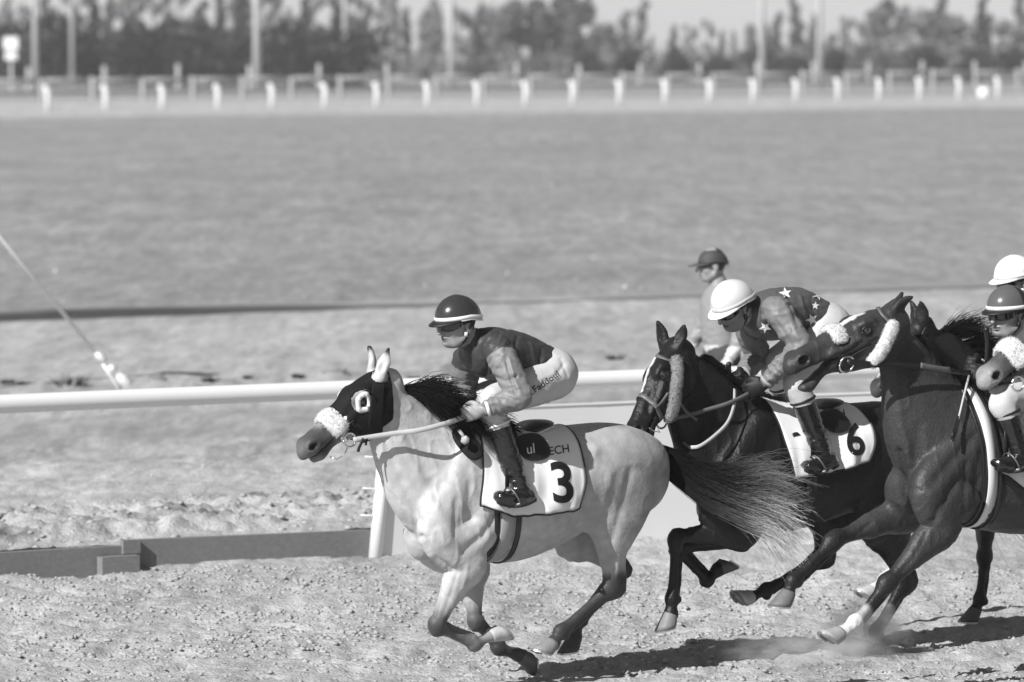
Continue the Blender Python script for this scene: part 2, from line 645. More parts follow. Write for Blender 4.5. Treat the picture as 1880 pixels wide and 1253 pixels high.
def ground_mottle(m):
    N, L = m.node_tree.nodes, m.node_tree.links
    cc = [n for n in N if n.bl_idname == 'ShaderNodeCombineColor'][0]
    src = cc.inputs[0].links[0].from_socket
    co = [n for n in N if n.bl_idname == 'ShaderNodeTexCoord'][0]
    for sc_, amt, st_ in ((.45, .30, .30), (1.3, .35, .13), (3.2, .55, .14), (7.5, .55, .14), (5.0, .10, .5)):
        mp = N.new('ShaderNodeMapping'); mp.inputs['Rotation'].default_value = (0, 0, -THETA * .3); mp.inputs['Scale'].default_value = (1.0, st_, 1.0)
        L.new(co.outputs['Object'], mp.inputs[0])
        n = N.new('ShaderNodeTexNoise'); n.inputs['Scale'].default_value = sc_; n.inputs['Detail'].default_value = 5; n.inputs['Roughness'].default_value = .7
        L.new(mp.outputs[0], n.inputs['Vector'])
        k = N.new('ShaderNodeMath'); k.operation = 'MULTIPLY_ADD'; k.inputs[1].default_value = 2 * amt; k.inputs[2].default_value = 1 - amt
        L.new(n.outputs[0], k.inputs[0])
        q = N.new('ShaderNodeMath'); q.operation = 'MULTIPLY'
        L.new(src, q.inputs[0]); L.new(k.outputs[0], q.inputs[1]); src = q.outputs[0]
    for i in range(3): L.new(src, cc.inputs[i])
ground_mottle(m_ground)
ground = obj('ground', P, GF, m_ground, None, True, {'albedo': col})
tag(ground, kind='structure')
GROUND_Z = None
def ground_z(x, y):
    i = int(np.clip(np.searchsorted(gx, x), 0, nx_ - 1)); j = int(np.clip(np.searchsorted(gy, y), 0, ny_ - 1))
    return float(z[i * ny_ + j])

ORD = ['first', 'second', 'third', 'fourth', 'fifth', 'sixth', 'seventh', 'eighth', 'ninth', 'tenth', 'eleventh', 'twelfth', 'thirteenth',
       'fourteenth', 'fifteenth', 'sixteenth', 'seventeenth', 'eighteenth', 'nineteenth', 'twentieth', 'twenty-first', 'twenty-second',
       'twenty-third', 'twenty-fourth', 'twenty-fifth', 'twenty-sixth', 'twenty-seventh', 'twenty-eighth', 'twenty-ninth', 'thirtieth']
def nth(i):
    if i < len(ORD): return ORD[i]
    t, u = divmod(i + 1, 10)
    s_ = {1: 'st', 2: 'nd', 3: 'rd'}.get(u, 'th')
    return '%d%s' % (i + 1, s_)

# low bank where the grass field begins, dark in front, paler behind and rightward
ab = np.concatenate([np.linspace(-20, 70, 240), np.linspace(71, 140, 60)])
vb = .5 * (V_DK0 + V_DK1) + fbm(np.stack([ab * .35, ab * 0 + 3.3, ab * 0 + 1.7], 1), 2, 7) * .10
hb = (.085 + .028 * fbm(np.stack([ab * 1.4, ab * 0 + 1.1, ab * 0 + .3], 1), 2, 8)) * (1 - .70 * smooth(28.5, 34.5, ab))
prof = ((-.30, -.03), (-.16, .55), (-.02, 1.0), (.35, 1.05), (.9, .95), (1.6, .25), (2.2, -.3))
BV = np.array([a * UV + (v + dv) * VV + np.array([0, 0, h * hh_ - .01]) for a, v, h in zip(ab, vb, hb) for dv, hh_ in prof])
kk = len(prof)
BF = np.array([(i * kk + j, (i + 1) * kk + j, (i + 1) * kk + j + 1, i * kk + j + 1) for i in range(len(ab) - 1) for j in range(kk - 1)])
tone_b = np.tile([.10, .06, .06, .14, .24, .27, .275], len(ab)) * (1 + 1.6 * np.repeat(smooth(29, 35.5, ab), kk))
bank_o = obj('dark_bank', BV, BF, mat('bank_surface', attr='albedo', rough=.95, spec=.1, var=.3, vscale=3), None, True, {'albedo': np.clip(tone_b, 0, .28)})
tag(bank_o, kind='structure')

# ------------------------------------------------------------------ near running rail, its post, board and timber edging
m_white = mat('white_plastic', .78, .35, .5, var=.03, vscale=3)
m_whitepost = mat('white_post', .80, .5, .4, var=.05, vscale=9)
m_board = mat('pale_board', .74, .55, .4, var=.03, vscale=1.5)
m_timber = mat('weathered_timber', .21, .85, .2, var=.35, vscale=6, bump=.35, bscale=30, stretch=(1, 8, 8))
RAIL_H = 1.06
rp = []
for px, py in ((-420, 762), (0, 743), (300, 729.5), (600, 716), (1100, 697.5), (1400, 687), (1700, 677), (2100, 664), (2700, 645)):
    rp.append(ground_at(px, py, RAIL_H))
rp = np.array(rp)
# even out the depth: keep the points on one gently curved line
A2 = rp @ UV; B2 = np.polyval(np.polyfit(A2, rp @ VV, 2), A2)
A3 = np.linspace(A2.min(), A2.max(), 40)
B3 = np.interp(A3, A2, B2)
rpts = A3[:, None] * UV + B3[:, None] * VV + np.array([0, 0, RAIL_H])
base_pt = rpts[0].copy(); base_pt[2] = 0
rail = empty('running_rail', 'white tubular running rail crossing behind the galloping horses', 'rail', base_pt, 0, off=base_pt)
V, F = tube(rpts, .058, 18)
obj('rail_tube', V, F, m_white, rail)
def rail_b(a): return float(np.interp(a, A3, B3))
def rail_pt(a, z_=0.0, dv=0.0): return a * UV + (rail_b(a) + dv) * VV + np.array([0, 0, z_])
def a_of(px, py, z_=0.0): return float(ground_at(px, py, z_) @ UV)
a_post = a_of(672, 1018)
for k, a in enumerate((a_post - 5.2, a_post, a_post + 5.2, a_post + 10.4)):
    b0 = rail_pt(a, -.1); b1 = rail_pt(a + .10, RAIL_H - .16); b2 = rail_pt(a + .12, RAIL_H - .03)
    V, F = tube(np.array([b0, b0 * .5 + b1 * .5, b1, b2]), [.046, .044, .042, .036], 14)
    obj('post', V, F, m_whitepost, rail)
    for zz in (.25, .42, .62, .78):
        q = rail_pt(a + .02 + zz * .08, zz)
        mb = MB(); mb.tube([q - UV * .14 + np.array([0, 0, .012]), q + UV * .04 - np.array([0, 0, .004])], .006, 6); mb.out('bolt_pin', m_whitepost, rail)
def slab(lo, hi, name, m, parent, dv=0.0, th=.03, za=(0, 0), zb=(1, 1), n=12, follow=True):
    """an upright board along the rail line from a=lo to a=hi"""
    aa = np.linspace(lo, hi, n)
    V = []
    for i, a in enumerate(aa):
        t = i / (n - 1)
        z0 = za[0] + (za[1] - za[0]) * t; z1 = zb[0] + (zb[1] - zb[0]) * t
        for d, zq in ((-th / 2, z0), (-th / 2, z1), (th / 2, z1), (th / 2, z0)):
            V.append(rail_pt(a, zq, dv + d))
    F = []
    for i in range(n - 1):
        for k in range(4):
            F.append((i * 4 + k, (i + 1) * 4 + k, (i + 1) * 4 + (k + 1) % 4, i * 4 + (k + 1) % 4))
    F += [(0, 1, 2, 3), ((n - 1) * 4 + 3, (n - 1) * 4 + 2, (n - 1) * 4 + 1, (n - 1) * 4)]
    return obj(name, V, F, m, parent, False)
b0 = rail_pt(a_post + .05)
board = empty('fence_board', 'long pale grey board standing under the white rail behind the horses', 'board', b0, 0, off=b0)
edges_ = np.linspace(a_post + .05, a_post + 9.0, 4)
for k in range(3):
    slab(edges_[k], edges_[k + 1] - .012, 'panel', m_board, board, .0, .02, (-.05, -.05), (.90, .90))
slab(a_post + .12, a_post + 9.0, 'top_trim', m_whitepost, board, .0, .034, (.902, .902), (.915, .915), 20)
a_j = a_of(238, 1050)
b0 = rail_pt(a_post - 3)
edging = empty('timber_edging', 'low weathered timber edging along the foot of the white rail', 'edging', b0, 0, off=b0)
slab(a_j - 5.5, a_j - .015, 'plank', m_timber, edging, .03, .06, (-.12, -.12), (.165, .155))
slab(a_j + .015, a_post - .01, 'plank', m_timber, edging, .05, .06, (-.12, -.12), (.185, .16))
slab(a_j - .20, a_j + .06, 'splice_block', m_timber, edging, -.05, .07, (-.12, -.12), (.10, .10))
slab(a_j - .02, a_j + .10, 'joint_cap', m_timber, edging, .0, .045, (.105, .105), (.19, .19))
slab(a_post + .02, a_post + 9, 'plank', m_timber, edging, .19, .05, (-.12, -.12), (.14, .14))

# ------------------------------------------------------------------ guy cable with turnbuckle, anchored beyond the rail
m_rope = mat('pale_cable', .85, .5, .4, var=.1)
m_galv = mat('galvanised_steel', .72, .4, .5, metal=.3)
m_iron = mat('dark_iron', .05, .5, .5)
anch = ground_at(242, 714)
Yc = anch[1]
mast_top = at_depth(-330, 60, Yc - 1.5)
cable = empty('guy_cable', 'pale steel guy cable running down to the ground left of the first horse', 'cable', anch, 0, off=anch)
pe = at_depth(176, 648, Yc)
V, F = tube(np.array([mast_top, at_depth(0, 436, Yc - .55), pe]), .019, 8)
obj('wire', V, F, m_rope, cable)
mb = MB()
for t0, t1, r in ((0, .28, .045), (.36, .55, .05), (.60, 1.0, .06)):
    q0 = pe + (anch - pe) * t0; q1 = pe + (anch - pe) * t1
    mb.tube([q0, q0 * .7 + q1 * .3, q0 * .3 + q1 * .7, q1], [r * .5, r, r, r * .5], 8)
mb.out('turnbuckle', m_galv, cable)
V, F = tube(np.array([pe, anch + np.array([0, 0, -.2])]), .016, 6)
obj('eye_rod', V, F, m_galv, cable)
mfoot = np.array([mast_top[0], mast_top[1], 0])
mast = empty('lamp_mast', 'grey mast beyond the left edge that holds the guy cable', 'mast', mfoot, 0, off=mfoot)
V, F = tube(np.array([mfoot, mast_top + np.array([0, 0, .25])]), [.09, .06], 12)
obj('pole', V, F, m_galv, mast)
mb = MB(); mb.box(mast_top + np.array([-.25, -.1, .2]), mast_top + np.array([.25, .1, .32])); mb.out('lamp_head', m_galv, mast)

# ------------------------------------------------------------------ far side: white gooseneck posts, two fences, lamp poles
m_farwhite = mat('far_white_paint', .85, .5, .4)
m_farwood = mat('far_grey_wood', .40, .8, .2, var=.1)
m_farpole = mat('far_pole', .62, .6, .3)
def line_pts(p0, p1, n):
    a, b = ground_at(*p0), ground_at(*p1)
    return [a + (b - a) * t for t in np.linspace(0, 1, n)]
pts = line_pts((88, 207), (1832, 181), 21)
proto = None
mb = MB()
mb.tube([(0, 0, -.1), (0, 0, .78), (-.03, 0, .98), (-.10, 0, 1.08), (-.20, 0, 1.10)], [.13, .13, .14, .14, .10], 10)
gp_me = mesh_data('gooseneck_post', np.concatenate(mb.V), mb.F, m_farwhite)
for i, p in enumerate(pts):
    o = bpy.data.objects.new('gooseneck_post', gp_me)
    COL.objects.link(o)
    o.location = p
    o.rotation_euler = (0, 0, THETA * .6)
    tag(o, 'blurred white hooked rail post on the far track, %s from the left' % nth(i), 'post', 'white hooked posts along the far track')
def far_fence(p0, p1, n, h, rails, label, pw, at=None):
    pts = line_pts(p0, p1, n) if at is None else at
    root = empty('post_and_rail_fence', label, 'fence', pts[0], 0, off=pts[0])
    me = MB(); me.box((-pw, -pw, -.1), (pw, pw, h))
    d = mesh_data('post', np.concatenate(me.V), me.F, m_farwood, False)
    for p in pts:
        o = bpy.data.objects.new('post', d); COL.objects.link(o); o.parent = root
        o.location = Vector(p - pts[0])
        o.rotation_euler = (0, 0, -.35)
        o.scale = (1, 1, random.uniform(.93, 1.06))
    for zr, rr in rails:
        for i in range(n - 1):
            a, b = pts[i] + np.array([0, pw + rr * .8, zr]), pts[i + 1] + np.array([0, pw + rr * .8, zr])
            mb = MB(); mb.tube([a, b], rr, 8); mb.out('rail', m_farwood, root)
    return root
row_b = [ground_at(x_, 192 - 26 * (x_ + 18) / 1900.0) for x_ in [-18 + 94.5 * i - .40 * i * i for i in range(24)]]
far_fence(None, None, len(row_b), 1.30, ((1.12, .13), (.55, .10)), 'grey two-rail wooden fence right behind the far white posts', .12, row_b)
far_fence((-90, 171), (1975, 150), 19, 1.62, ((.72, .10),), 'taller grey fence with tall posts in front of the trees', .12)
for i, (px, yb, yt, Y, r) in enumerate(((62, 45, -330, 330, .2), (130, 78, -300, 350, .14), (470, 95, -300, 330, .26), (633, 78, -330, 360, .22),
                                        (828, 140, -330, 320, .24), (1400, 132, -330, 330, .22), (1506, 132, -330, 330, .22))):
    top = at_depth(px, yt, Y); b = np.array([top[0], top[1], -.2])
    root = empty('lamp_pole', 'pale lamp pole rising in front of the far trees, %s from the left' % nth(i), 'lamp pole', b, 0, 'lamp poles before the far trees', b)
    V, F = tube(np.array([b, top]), [r, r * .6], 10); obj('pole', V, F, m_farpole, root)
    mb = MB(); mb.box((top[0] - .9, top[1] - .2, top[2]), (top[0] + .9, top[1] + .2, top[2] + .25)); mb.out('lamp_head', m_farpole, root)
# small white things seen far away
def white_thing(px, py, Y, w, h, label, name, cat):
    p = at_depth(px, py, Y); z0 = 0.0
    root = empty(name, label, cat, (p[0], p[1], 0), 0, off=(p[0], p[1], 0))
    mb = MB(); mb.box((p[0] - w / 2, p[1] - .1, p[2] - h / 2), (p[0] + w / 2, p[1] + .0, p[2] + h / 2)); mb.out('face', m_farwhite, root, False)
    mb = MB(); mb.box((p[0] - .06, p[1] + .003, -.1), (p[0] + .06, p[1] + .09, p[2])); mb.out('post', m_farpole, root, False)
white_thing(20, 80, 300, .85, .75, 'white sign board among the dark bushes at far left', 'sign_board', 'sign')
white_thing(20, 103, 299, .7, .45, 'lower white sign board by the bushes at far left', 'sign_board', 'sign')
p = ground_at(1806, 181)
V, F = tube(np.array([p + np.array([0, 0, q]) for q in (0, .1, .5, .62)]), [.25, .33, .33, .2], 14)
tag(obj('barrel', V, F, m_farwhite), 'round white barrel at the foot of the far right posts', 'barrel')

# ------------------------------------------------------------------ far trees and bushes
def leaf_cloud(n, clumps, size, rng):
    cl = np.array([c[:3] for c in clumps]); rd = np.array([c[3:] for c in clumps])
    wgt = rd.prod(1); wgt /= wgt.sum()
    k = rng.choice(len(cl), n, p=wgt)
    def un(x): return x / np.linalg.norm(x, axis=1)[:, None]
    d = un(rng.normal(size=(n, 3)))
    q = cl[k] + d * rd[k] * rng.uniform(.25, 1.0, (n, 1)) ** .5
    a = un(rng.normal(size=(n, 3))); b = un(np.cross(a, rng.normal(size=(n, 3))))
    s = size * rng.uniform(.6, 1.4, (n, 1))
    V = np.stack([q - a * s, q + b * s * .6, q + a * s, q - b * s * .6], 1).reshape(-1, 3)
    return V, np.arange(4 * n).reshape(n, 4)
m_trunk = mat('bark', .10, .9, .1, var=.3)
m_leaf = [mat('foliage_dark', .03, .6, .3, var=.3, vscale=.8), mat('foliage_mid', .11, .6, .3, var=.3, vscale=.8), mat('foliage_pale', .24, .65, .3, var=.25, vscale=.8)]
def tree_proto(kind, seed, shade):
    rng = np.random.default_rng(seed)
    root = empty('tree', 'tree', 'tree')
    mb = MB()
    if kind == 'slim':
        H = 11.0
        mb.tube([(0, 0, -.2), (.1, 0, 3), (.05, .05, 7), (0, 0, 10)], [.2, .16, .1, .03], 8)
        cl = []
        for k in range(9):
            zz = 1.2 + k * 1.1
            rr = (1.7 - k * .13) * rng.uniform(.7, 1.25)
            cl.append((rng.normal() * .3, rng.normal() * .3, zz, rr * .75, rr * .75, .75))
        n = 1100
    elif kind == 'bare':
        mb.tube([(0, 0, -.2), (.1, 0, 3), (.2, .05, 7), (.1, 0, 11)], [.22, .18, .12, .04], 8)
        cl = []
        for k in range(7):
            a = rng.uniform(0, 6.28); z0 = rng.uniform(2, 8)
            e = (math.cos(a) * rng.uniform(.8, 1.8), math.sin(a), z0 + rng.uniform(1, 2.4))
            mb.tube([(.15, 0, z0), (e[0] * .5, e[1] * .5, z0 + .6), e], [.07, .05, .02], 6)
            cl.append((e[0], e[1], e[2], .55, .55, .9))
        n = 520
    else:
        mb.tube([(0, 0, -.2), (.1, 0, 2), (.0, .1, 4.4)], [.35, .26, .1], 8)
        cl = []
        for k in range(12):
            a = rng.uniform(0, 6.28); r = rng.uniform(.2, 2.3)
            cl.append((math.cos(a) * r, math.sin(a) * r, rng.uniform(1.6, 7.0), rng.uniform(.8, 1.5), rng.uniform(.8, 1.5), rng.uniform(.7, 1.3)))
        for c in cl[:5]:
            mb.tube([(0, .05, 2.5), (c[0] * .5, c[1] * .5, (2.5 + c[2]) / 2 + .3), c[:3]], [.12, .08, .03], 6)
        n = 1300
    V, F = leaf_cloud(n, cl, .36, rng)
    obj('crown', V, F, m_leaf[shade], root, False)
    mb.out('trunk', m_trunk, root)
    return root
protos = {('slim', 0): tree_proto('slim', 1, 0), ('slim', 1): tree_proto('slim', 2, 1), ('slim', 2): tree_proto('slim', 3, 2),
          ('bare', 1): tree_proto('bare', 4, 1), ('bare', 2): tree_proto('bare', 5, 2),
          ('round', 0): tree_proto('round', 6, 0), ('round', 1): tree_proto('round', 7, 1), ('round', 2): tree_proto('round', 8, 2)}
tr = []
rt = random.Random(5)
for i in range(88):
    px = -60 + i * 23 + rt.uniform(-12, 12)
    left = px < 660
    if left: kind = rt.choice([('bare', 1), ('slim', 1), ('slim', 0), ('bare', 2), ('slim', 2)])
    elif 1120 < px < 1620: kind = rt.choice([('slim', 1), ('slim', 2), ('bare', 2)])
    elif px >= 1620: kind = rt.choice([('round', 1), ('slim', 0), ('round', 2), ('slim', 1)])
    else: kind = rt.choice([('slim', 1), ('round', 2), ('slim', 2), ('bare', 2), ('round', 1)])
    Y = rt.uniform(445, 550)
    top = {True: rt.uniform(-60, 15), False: rt.uniform(-40, 30)}[left]
    if 1060 < px < 1600: top = rt.uniform(22, 66) if rt.random() < .75 else rt.uniform(-10, 20)
    tr.append((px, Y, kind, top))
hn = {'slim': 10.3, 'bare': 11.2, 'round': 8.0}
word = {'slim': 'slim', 'bare': 'sparse', 'round': 'bushy'}
used = set()
for i, (px, Y, kind, top) in enumerate(sorted(tr)):
    p = at_depth(px, top, Y)
    sc = p[2] / hn[kind[0]]
    lab = '%s blurred tree in the far tree line, %s tree from the left' % (word[kind[0]], nth(i))
    loc = (p[0], p[1], -.3)
    sx = sc * rt.uniform(.8, 1.25)
    if kind not in used:
        used.add(kind); o = protos[kind]
        o.location = loc; o.rotation_euler = (0, 0, rt.uniform(0, 6)); o.scale = (sx, sx, sc); o['label'] = lab
    else:
        o = copy_tree(protos[kind], loc, rt.uniform(0, 6), (sx, sx, sc), lab)
    o['group'] = 'trees of the far tree line'
for k, o in protos.items():
    if k not in used:
        for ch in list(o.children): bpy.data.objects.remove(ch)
        bpy.data.objects.remove(o)
def bush_proto(seed, shade):
    rng = np.random.default_rng(seed)
    cl = []
    for k in range(9):
        a = rng.uniform(0, 6.28); r = rng.uniform(0, 1.3)
        cl.append((math.cos(a) * r, math.sin(a) * r * .7, rng.uniform(.5, 1.9), rng.uniform(.5, .9), rng.uniform(.5, .8), rng.uniform(.5, .8)))
    V, F = leaf_cloud(700, cl, .17, rng)
    return mesh_data('foliage', V, F, m_leaf[shade], False), cl
bp = {s: [bush_proto(30 + s * 3 + q, s) for q in range(2)] for s in range(3)}
st_me = {}
bushes = []
for i in range(19):
    bushes.append((-10 + i * 36 + rt.uniform(-9, 9), 142, rt.uniform(34, 72), 0, rt.uniform(352, 370)))
for i in range(30):
    px = 655 + i * 43 + rt.uniform(-9, 9)
    bushes.append((px, 130 - (px - 655) * .012, rt.uniform(86, 100) - (px - 655) * .006 - (px > 1350) * 12, 2 if rt.random() < .6 else 1, rt.uniform(408, 440)))
for i in range(12):
    px = 1000 + i * 78 + rt.uniform(-20, 20)
    bushes.append((px, 130, rt.uniform(92, 108) - (px - 655) * .008, 0 if rt.random() < .6 else 1, rt.uniform(396, 408)))
for i, (px, yb, yt, sh, Y) in enumerate(sorted(bushes)):
    p = at_depth(px, yt, Y)
    sc = p[2] / 2.3
    me, cl = bp[sh][i % 2]
    root = empty('bush', '%s blurred bush before the far trees, %s bush from the left' % (('dark', 'grey', 'pale')[sh], nth(i)), 'bush',
                 (p[0], p[1], -.15), rt.uniform(0, 6), 'bushes before the far trees')
    root.scale = (sc * rt.uniform(.9, 1.5), sc * 1.1, sc)
    o = bpy.data.objects.new('foliage', me); COL.objects.link(o); o.parent = root
    if 'stem' not in st_me:
        mb = MB()
        for q in range(4):
            mb.tube([(0, 0, -.1), (math.cos(q * 1.6) * .3, math.sin(q * 1.6) * .3, .6), (math.cos(q * 1.6) * .6, math.sin(q * 1.6) * .5, 1.2)], [.06, .04, .02], 5)
        st_me['stem'] = mesh_data('stem', np.concatenate(mb.V), mb.F, m_trunk)
    o = bpy.data.objects.new('stem', st_me['stem']); COL.objects.link(o); o.parent = root

# ------------------------------------------------------------------ weed tufts beyond the rail, pale stones and clods
m_weed = mat('dry_weed', .07, .8, .2, var=.3)
rw = np.random.default_rng(3)
for i, (px, py, s) in enumerate(((14, 698, .5), (42, 700, .4), (130, 704, 1.2), (268, 712, .6), (300, 718, .4), (385, 694, .55), (455, 688, .35), (545, 686, .45),
                                 (618, 684, .8), (1130, 655, .7), (760, 690, .4))):
    p = ground_at(px, py + 8)
    V = []; F = []
    for q in range(90):
        a = rw.uniform(0, 6.28); r = rw.uniform(0, .13) * s
        b = p + np.array([math.cos(a) * r, math.sin(a) * r, 0])
        e = b + np.array([math.cos(a) * rw.uniform(.02, .16), math.sin(a) * .12, rw.uniform(.03, .12)]) * s
        t = np.array([math.sin(a), -math.cos(a), 0]) * .012
        m = len(V); V += [b - t, b + t, e]; F.append((m, m + 1, m + 2))
    tag(obj('weed_tuft', V, F, m_weed, None, False), 'dark dry weed tuft beyond the white rail, %s from the left' % nth(sorted((14, 42, 130, 268, 300, 385, 455, 545, 618, 760, 1130)).index(px)), 'weed', 'weed tufts beyond the rail')
ico = bmesh.new(); bmesh.ops.create_icosphere(ico, subdivisions=1, radius=1.0)
icoV = np.array([v.co[:] for v in ico.verts]); icoF = np.array([[v.index for v in f.verts] for f in ico.faces]); ico.free()
def clods(name, pts, sizes, m, label, cat):
    Vs = []; Fs = []; n0 = 0
    for p, s in zip(pts, sizes):
        d = icoV * (1 + rw.uniform(-.35, .35, (len(icoV), 1))) * np.array([1, 1, .6]) * s
        Vs.append(d + p); Fs.append(icoF + n0); n0 += len(icoV)
    o = obj(name, np.concatenate(Vs), np.concatenate(Fs), m, None, False)
    return tag(o, label, cat, kind='stuff')
m_clod = mat('sand_clod', .37, .95, .1, var=.3, vscale=30)
m_straw = mat('pale_litter', .5, .9, .1)
_t = (1 + 5 ** .5) / 2
ICV = np.array([(-1, _t, 0), (1, _t, 0), (-1, -_t, 0), (1, -_t, 0), (0, -1, _t), (0, 1, _t), (0, -1, -_t), (0, 1, -_t), (_t, 0, -1), (_t, 0, 1), (-_t, 0, -1), (-_t, 0, 1)]) / 1.9
ICF = np.array([(0, 11, 5), (0, 5, 1), (0, 1, 7), (0, 7, 10), (0, 10, 11), (1, 5, 9), (5, 11, 4), (11, 10, 2), (10, 7, 6), (7, 1, 8), (3, 9, 4), (3, 4, 2), (3, 2, 6), (3, 6, 8), (3, 8, 9), (4, 9, 5), (2, 4, 11), (6, 2, 10), (8, 6, 7), (9, 8, 1)])
def ground_zs(x, y):
    i = np.clip(np.searchsorted(gx, x), 0, nx_ - 1); j = np.clip(np.searchsorted(gy, y), 0, ny_ - 1)
    return z[i * ny_ + j]
nC = 22000
cx = rw.uniform(-3.9, 4.3, nC); cy = 22.9 + (31.4 - 22.9) * rw.uniform(0, 1, nC) ** .9
cq = np.stack([cx, cy, np.zeros(nC)], 1)
av = np.stack([cq @ UV, cq @ VV, np.zeros(nC)], 1)
dn = fbm(av * [1.6, 2.2, 1], 2, 151)
keep_ = (av[:, 1] < V_EDGE - .06) & (dn + rw.uniform(-.9, .9, nC) > -.15)
cx, cy, dn = cx[keep_], cy[keep_], dn[keep_]
sz = rw.gamma(2.2, .0026, len(cx)) + .003
sz = np.clip(sz * (1 + .35 * dn), .003, .015)
cz = ground_zs(cx, cy) + sz * .02
jit = ICV[None] * (1 + rw.uniform(-.5, .5, (len(cx), 12, 1)))
cv = jit * sz[:, None, None] * np.array([1.15, 1.15, .8]) + np.stack([cx, cy, cz], 1)[:, None, :]
cf = (ICF[None] + (np.arange(len(cx)) * 12)[:, None, None]).reshape(-1, 3)
tag(obj('sand_clods', cv.reshape(-1, 3), cf, m_clod, None, False), 'small clods of sand strewn over the churned track', 'sand', kind='stuff')
pts = []; szs = []
for i in range(900):
    a = rw.uniform(10, 21); v = rw.uniform(V_CL0 - .35, V_CL1)
    q = a * UV + v * VV
    pts.append(np.array([q[0], q[1], ground_z(q[0], q[1]) - .005])); szs.append(rw.uniform(.010, .034))
clods('soil_clods', pts, szs, m_clod, 'row of crumbly soil clods heaped behind the timber edging', 'soil')
pts = []; szs = []
for i in range(150):
    px, py = rw.uniform(0, 1880), rw.uniform(215, 560) if rw.random() < .8 else rw.uniform(800, 920)
    p = ground_at(px, py); p[2] = ground_z(p[0], p[1]) + .01
    pts.append(p); szs.append((rw.uniform(.008, .03) if rw.random() < .95 else rw.uniform(.03, .06)) * (1 if py < 560 else .5))
clods('pale_stones', pts, szs, m_straw, 'pale stones and litter scattered over the field', 'stones')
# ================================================================== HORSES
def unit(v):
    v = np.asarray(v, float)
    return v / (np.linalg.norm(v) + 1e-12)

m_hoof = mat('hoof_horn', attr='tone', rough=.55, spec=.4, var=.25, vscale=25, bump=.25, bscale=60, stretch=(1, 1, .2))
m_shoe = mat('horseshoe_metal', .5, .35, .5, metal=.8)
m_eye = mat('horse_eye', .012, .06, .8, coat=1.0)
m_lid = mat('eye_rim', .02, .5, .5)

def leg_stations(kind, J, S=1.0):
    """J: joint positions; returns points with in-plane and lateral half thicknesses"""
    P, h, w = [], [], []
    def add(p, a, b): P.append(np.asarray(p, float)); h.append(a * S); w.append(b * S)
    def mix(a, b, t): return np.asarray(a) * (1 - t) + np.asarray(b) * t
    if kind == 'fore':
        sc, sh, el, kn, fe, co = J     # scapula top, point of shoulder, elbow, knee, fetlock, coronet
        add(sc, .075, .045); add(mix(sc, sh, .55), .115, .065); add(sh, .125, .075)
        add(el, .105, .074); add(mix(el, kn, .3), .078, .062); add(mix(el, kn, .62), .053, .048); add(mix(el, kn, .86), .039, .038)
        add(mix(el, kn, .96), .046, .043); add(mix(kn, fe, .06), .048, .042); add(mix(kn, fe, .17), .034, .033); add(mix(kn, fe, .32), .023, .023); add(mix(kn, fe, .7), .022, .022)
        add(mix(kn, fe, .88), .028, .027); add(fe, .040, .035); add(mix(fe, co, .45), .027, .027); add(co, .037, .036)
    else:
        hp, st, hk, fe, co = J         # hip, stifle, hock, fetlock, coronet
        add(hp, .15, .085); add(mix(hp, st, .5), .185, .10); add(st, .165, .095); add(mix(st, hk, .3), .105, .075); add(mix(st, hk, .6), .066, .052)
        add(mix(st, hk, .85), .049, .040); add(hk, .056, .042); add(mix(hk, fe, .12), .044, .036); add(mix(hk, fe, .3), .028, .026)
        add(mix(hk, fe, .7), .024, .024); add(mix(hk, fe, .88), .030, .029); add(fe, .042, .036); add(mix(fe, co, .45), .028, .028); add(co, .038, .037)
    return np.array(P), np.array(h), np.array(w)

def inplane_dorsal(d):
    """front side of a limb whose segment points along d"""
    q = np.array([-d[2], 0, d[0]])
    return unit(q - d * (q @ d))

def make_hoof(C, d, tone, parent, S=1.0):
    d = unit(d); dor = inplane_dorsal(d); lat = np.cross(dor, d)
    V = []; n = 20
    rings = ((-.012, .036, .036, 0, 0), (.0, .041, .040, 0, .0), (.018, .045, .044, .004, .1), (.05, .054, .051, .013, .3), (.072, .060, .055, .019, .42))
    for (x, ra, rb, sh, tilt) in rings:
        for k in range(n):
            a = 2 * math.pi * k / n
            c, s_ = math.cos(a), math.sin(a)
            ax = x + c * ra * tilt * .95                       # toe lower than heel
            rad = ra if c > -.4 else ra * (.86 if abs(s_) > .25 else .74)
            V.append(C + S * (d * ax + dor * (c * rad + sh) + lat * (s_ * rb)))
    F = []
    for i in range(len(rings) - 1):
        for k in range(n):
            a = i * n + k; b = i * n + (k + 1) % n
            F.append((a, b, b + n, a + n))
    F.append(tuple((len(rings) - 1) * n + k for k in range(n)))
    F.append(tuple(range(n - 1, -1, -1)))
    V = np.array(V)
    hoof = obj('hoof', V, F, m_hoof, parent, True, {'tone': np.full(len(V), tone)})
    # shoe: thin ring under the wall
    rim = V[-n:]; cen = rim.mean(0)
    nn = unit(np.cross(rim[5] - cen, rim[0] - cen)); nn = nn if nn @ d > 0 else -nn
    V2 = []; F2 = []
    ks = [k for k in range(n) if not 8 <= k <= 12]
    ks = list(range(13, n)) + list(range(0, 8))
    for k in ks:
        r = rim[k]; q = cen + (r - cen) * .72
        V2 += [r * .98 + cen * .02, r + nn * .009 * S, q + nn * .009 * S, q]
    for i in range(len(ks) - 1):
        for k in range(4):
            F2.append((i * 4 + k, (i + 1) * 4 + k, (i + 1) * 4 + (k + 1) % 4, i * 4 + (k + 1) % 4))
    F2 += [(0, 1, 2, 3), tuple((len(ks) - 1) * 4 + k for k in (3, 2, 1, 0))]
    obj('horseshoe', V2, F2, m_shoe, hoof, False)
    return hoof

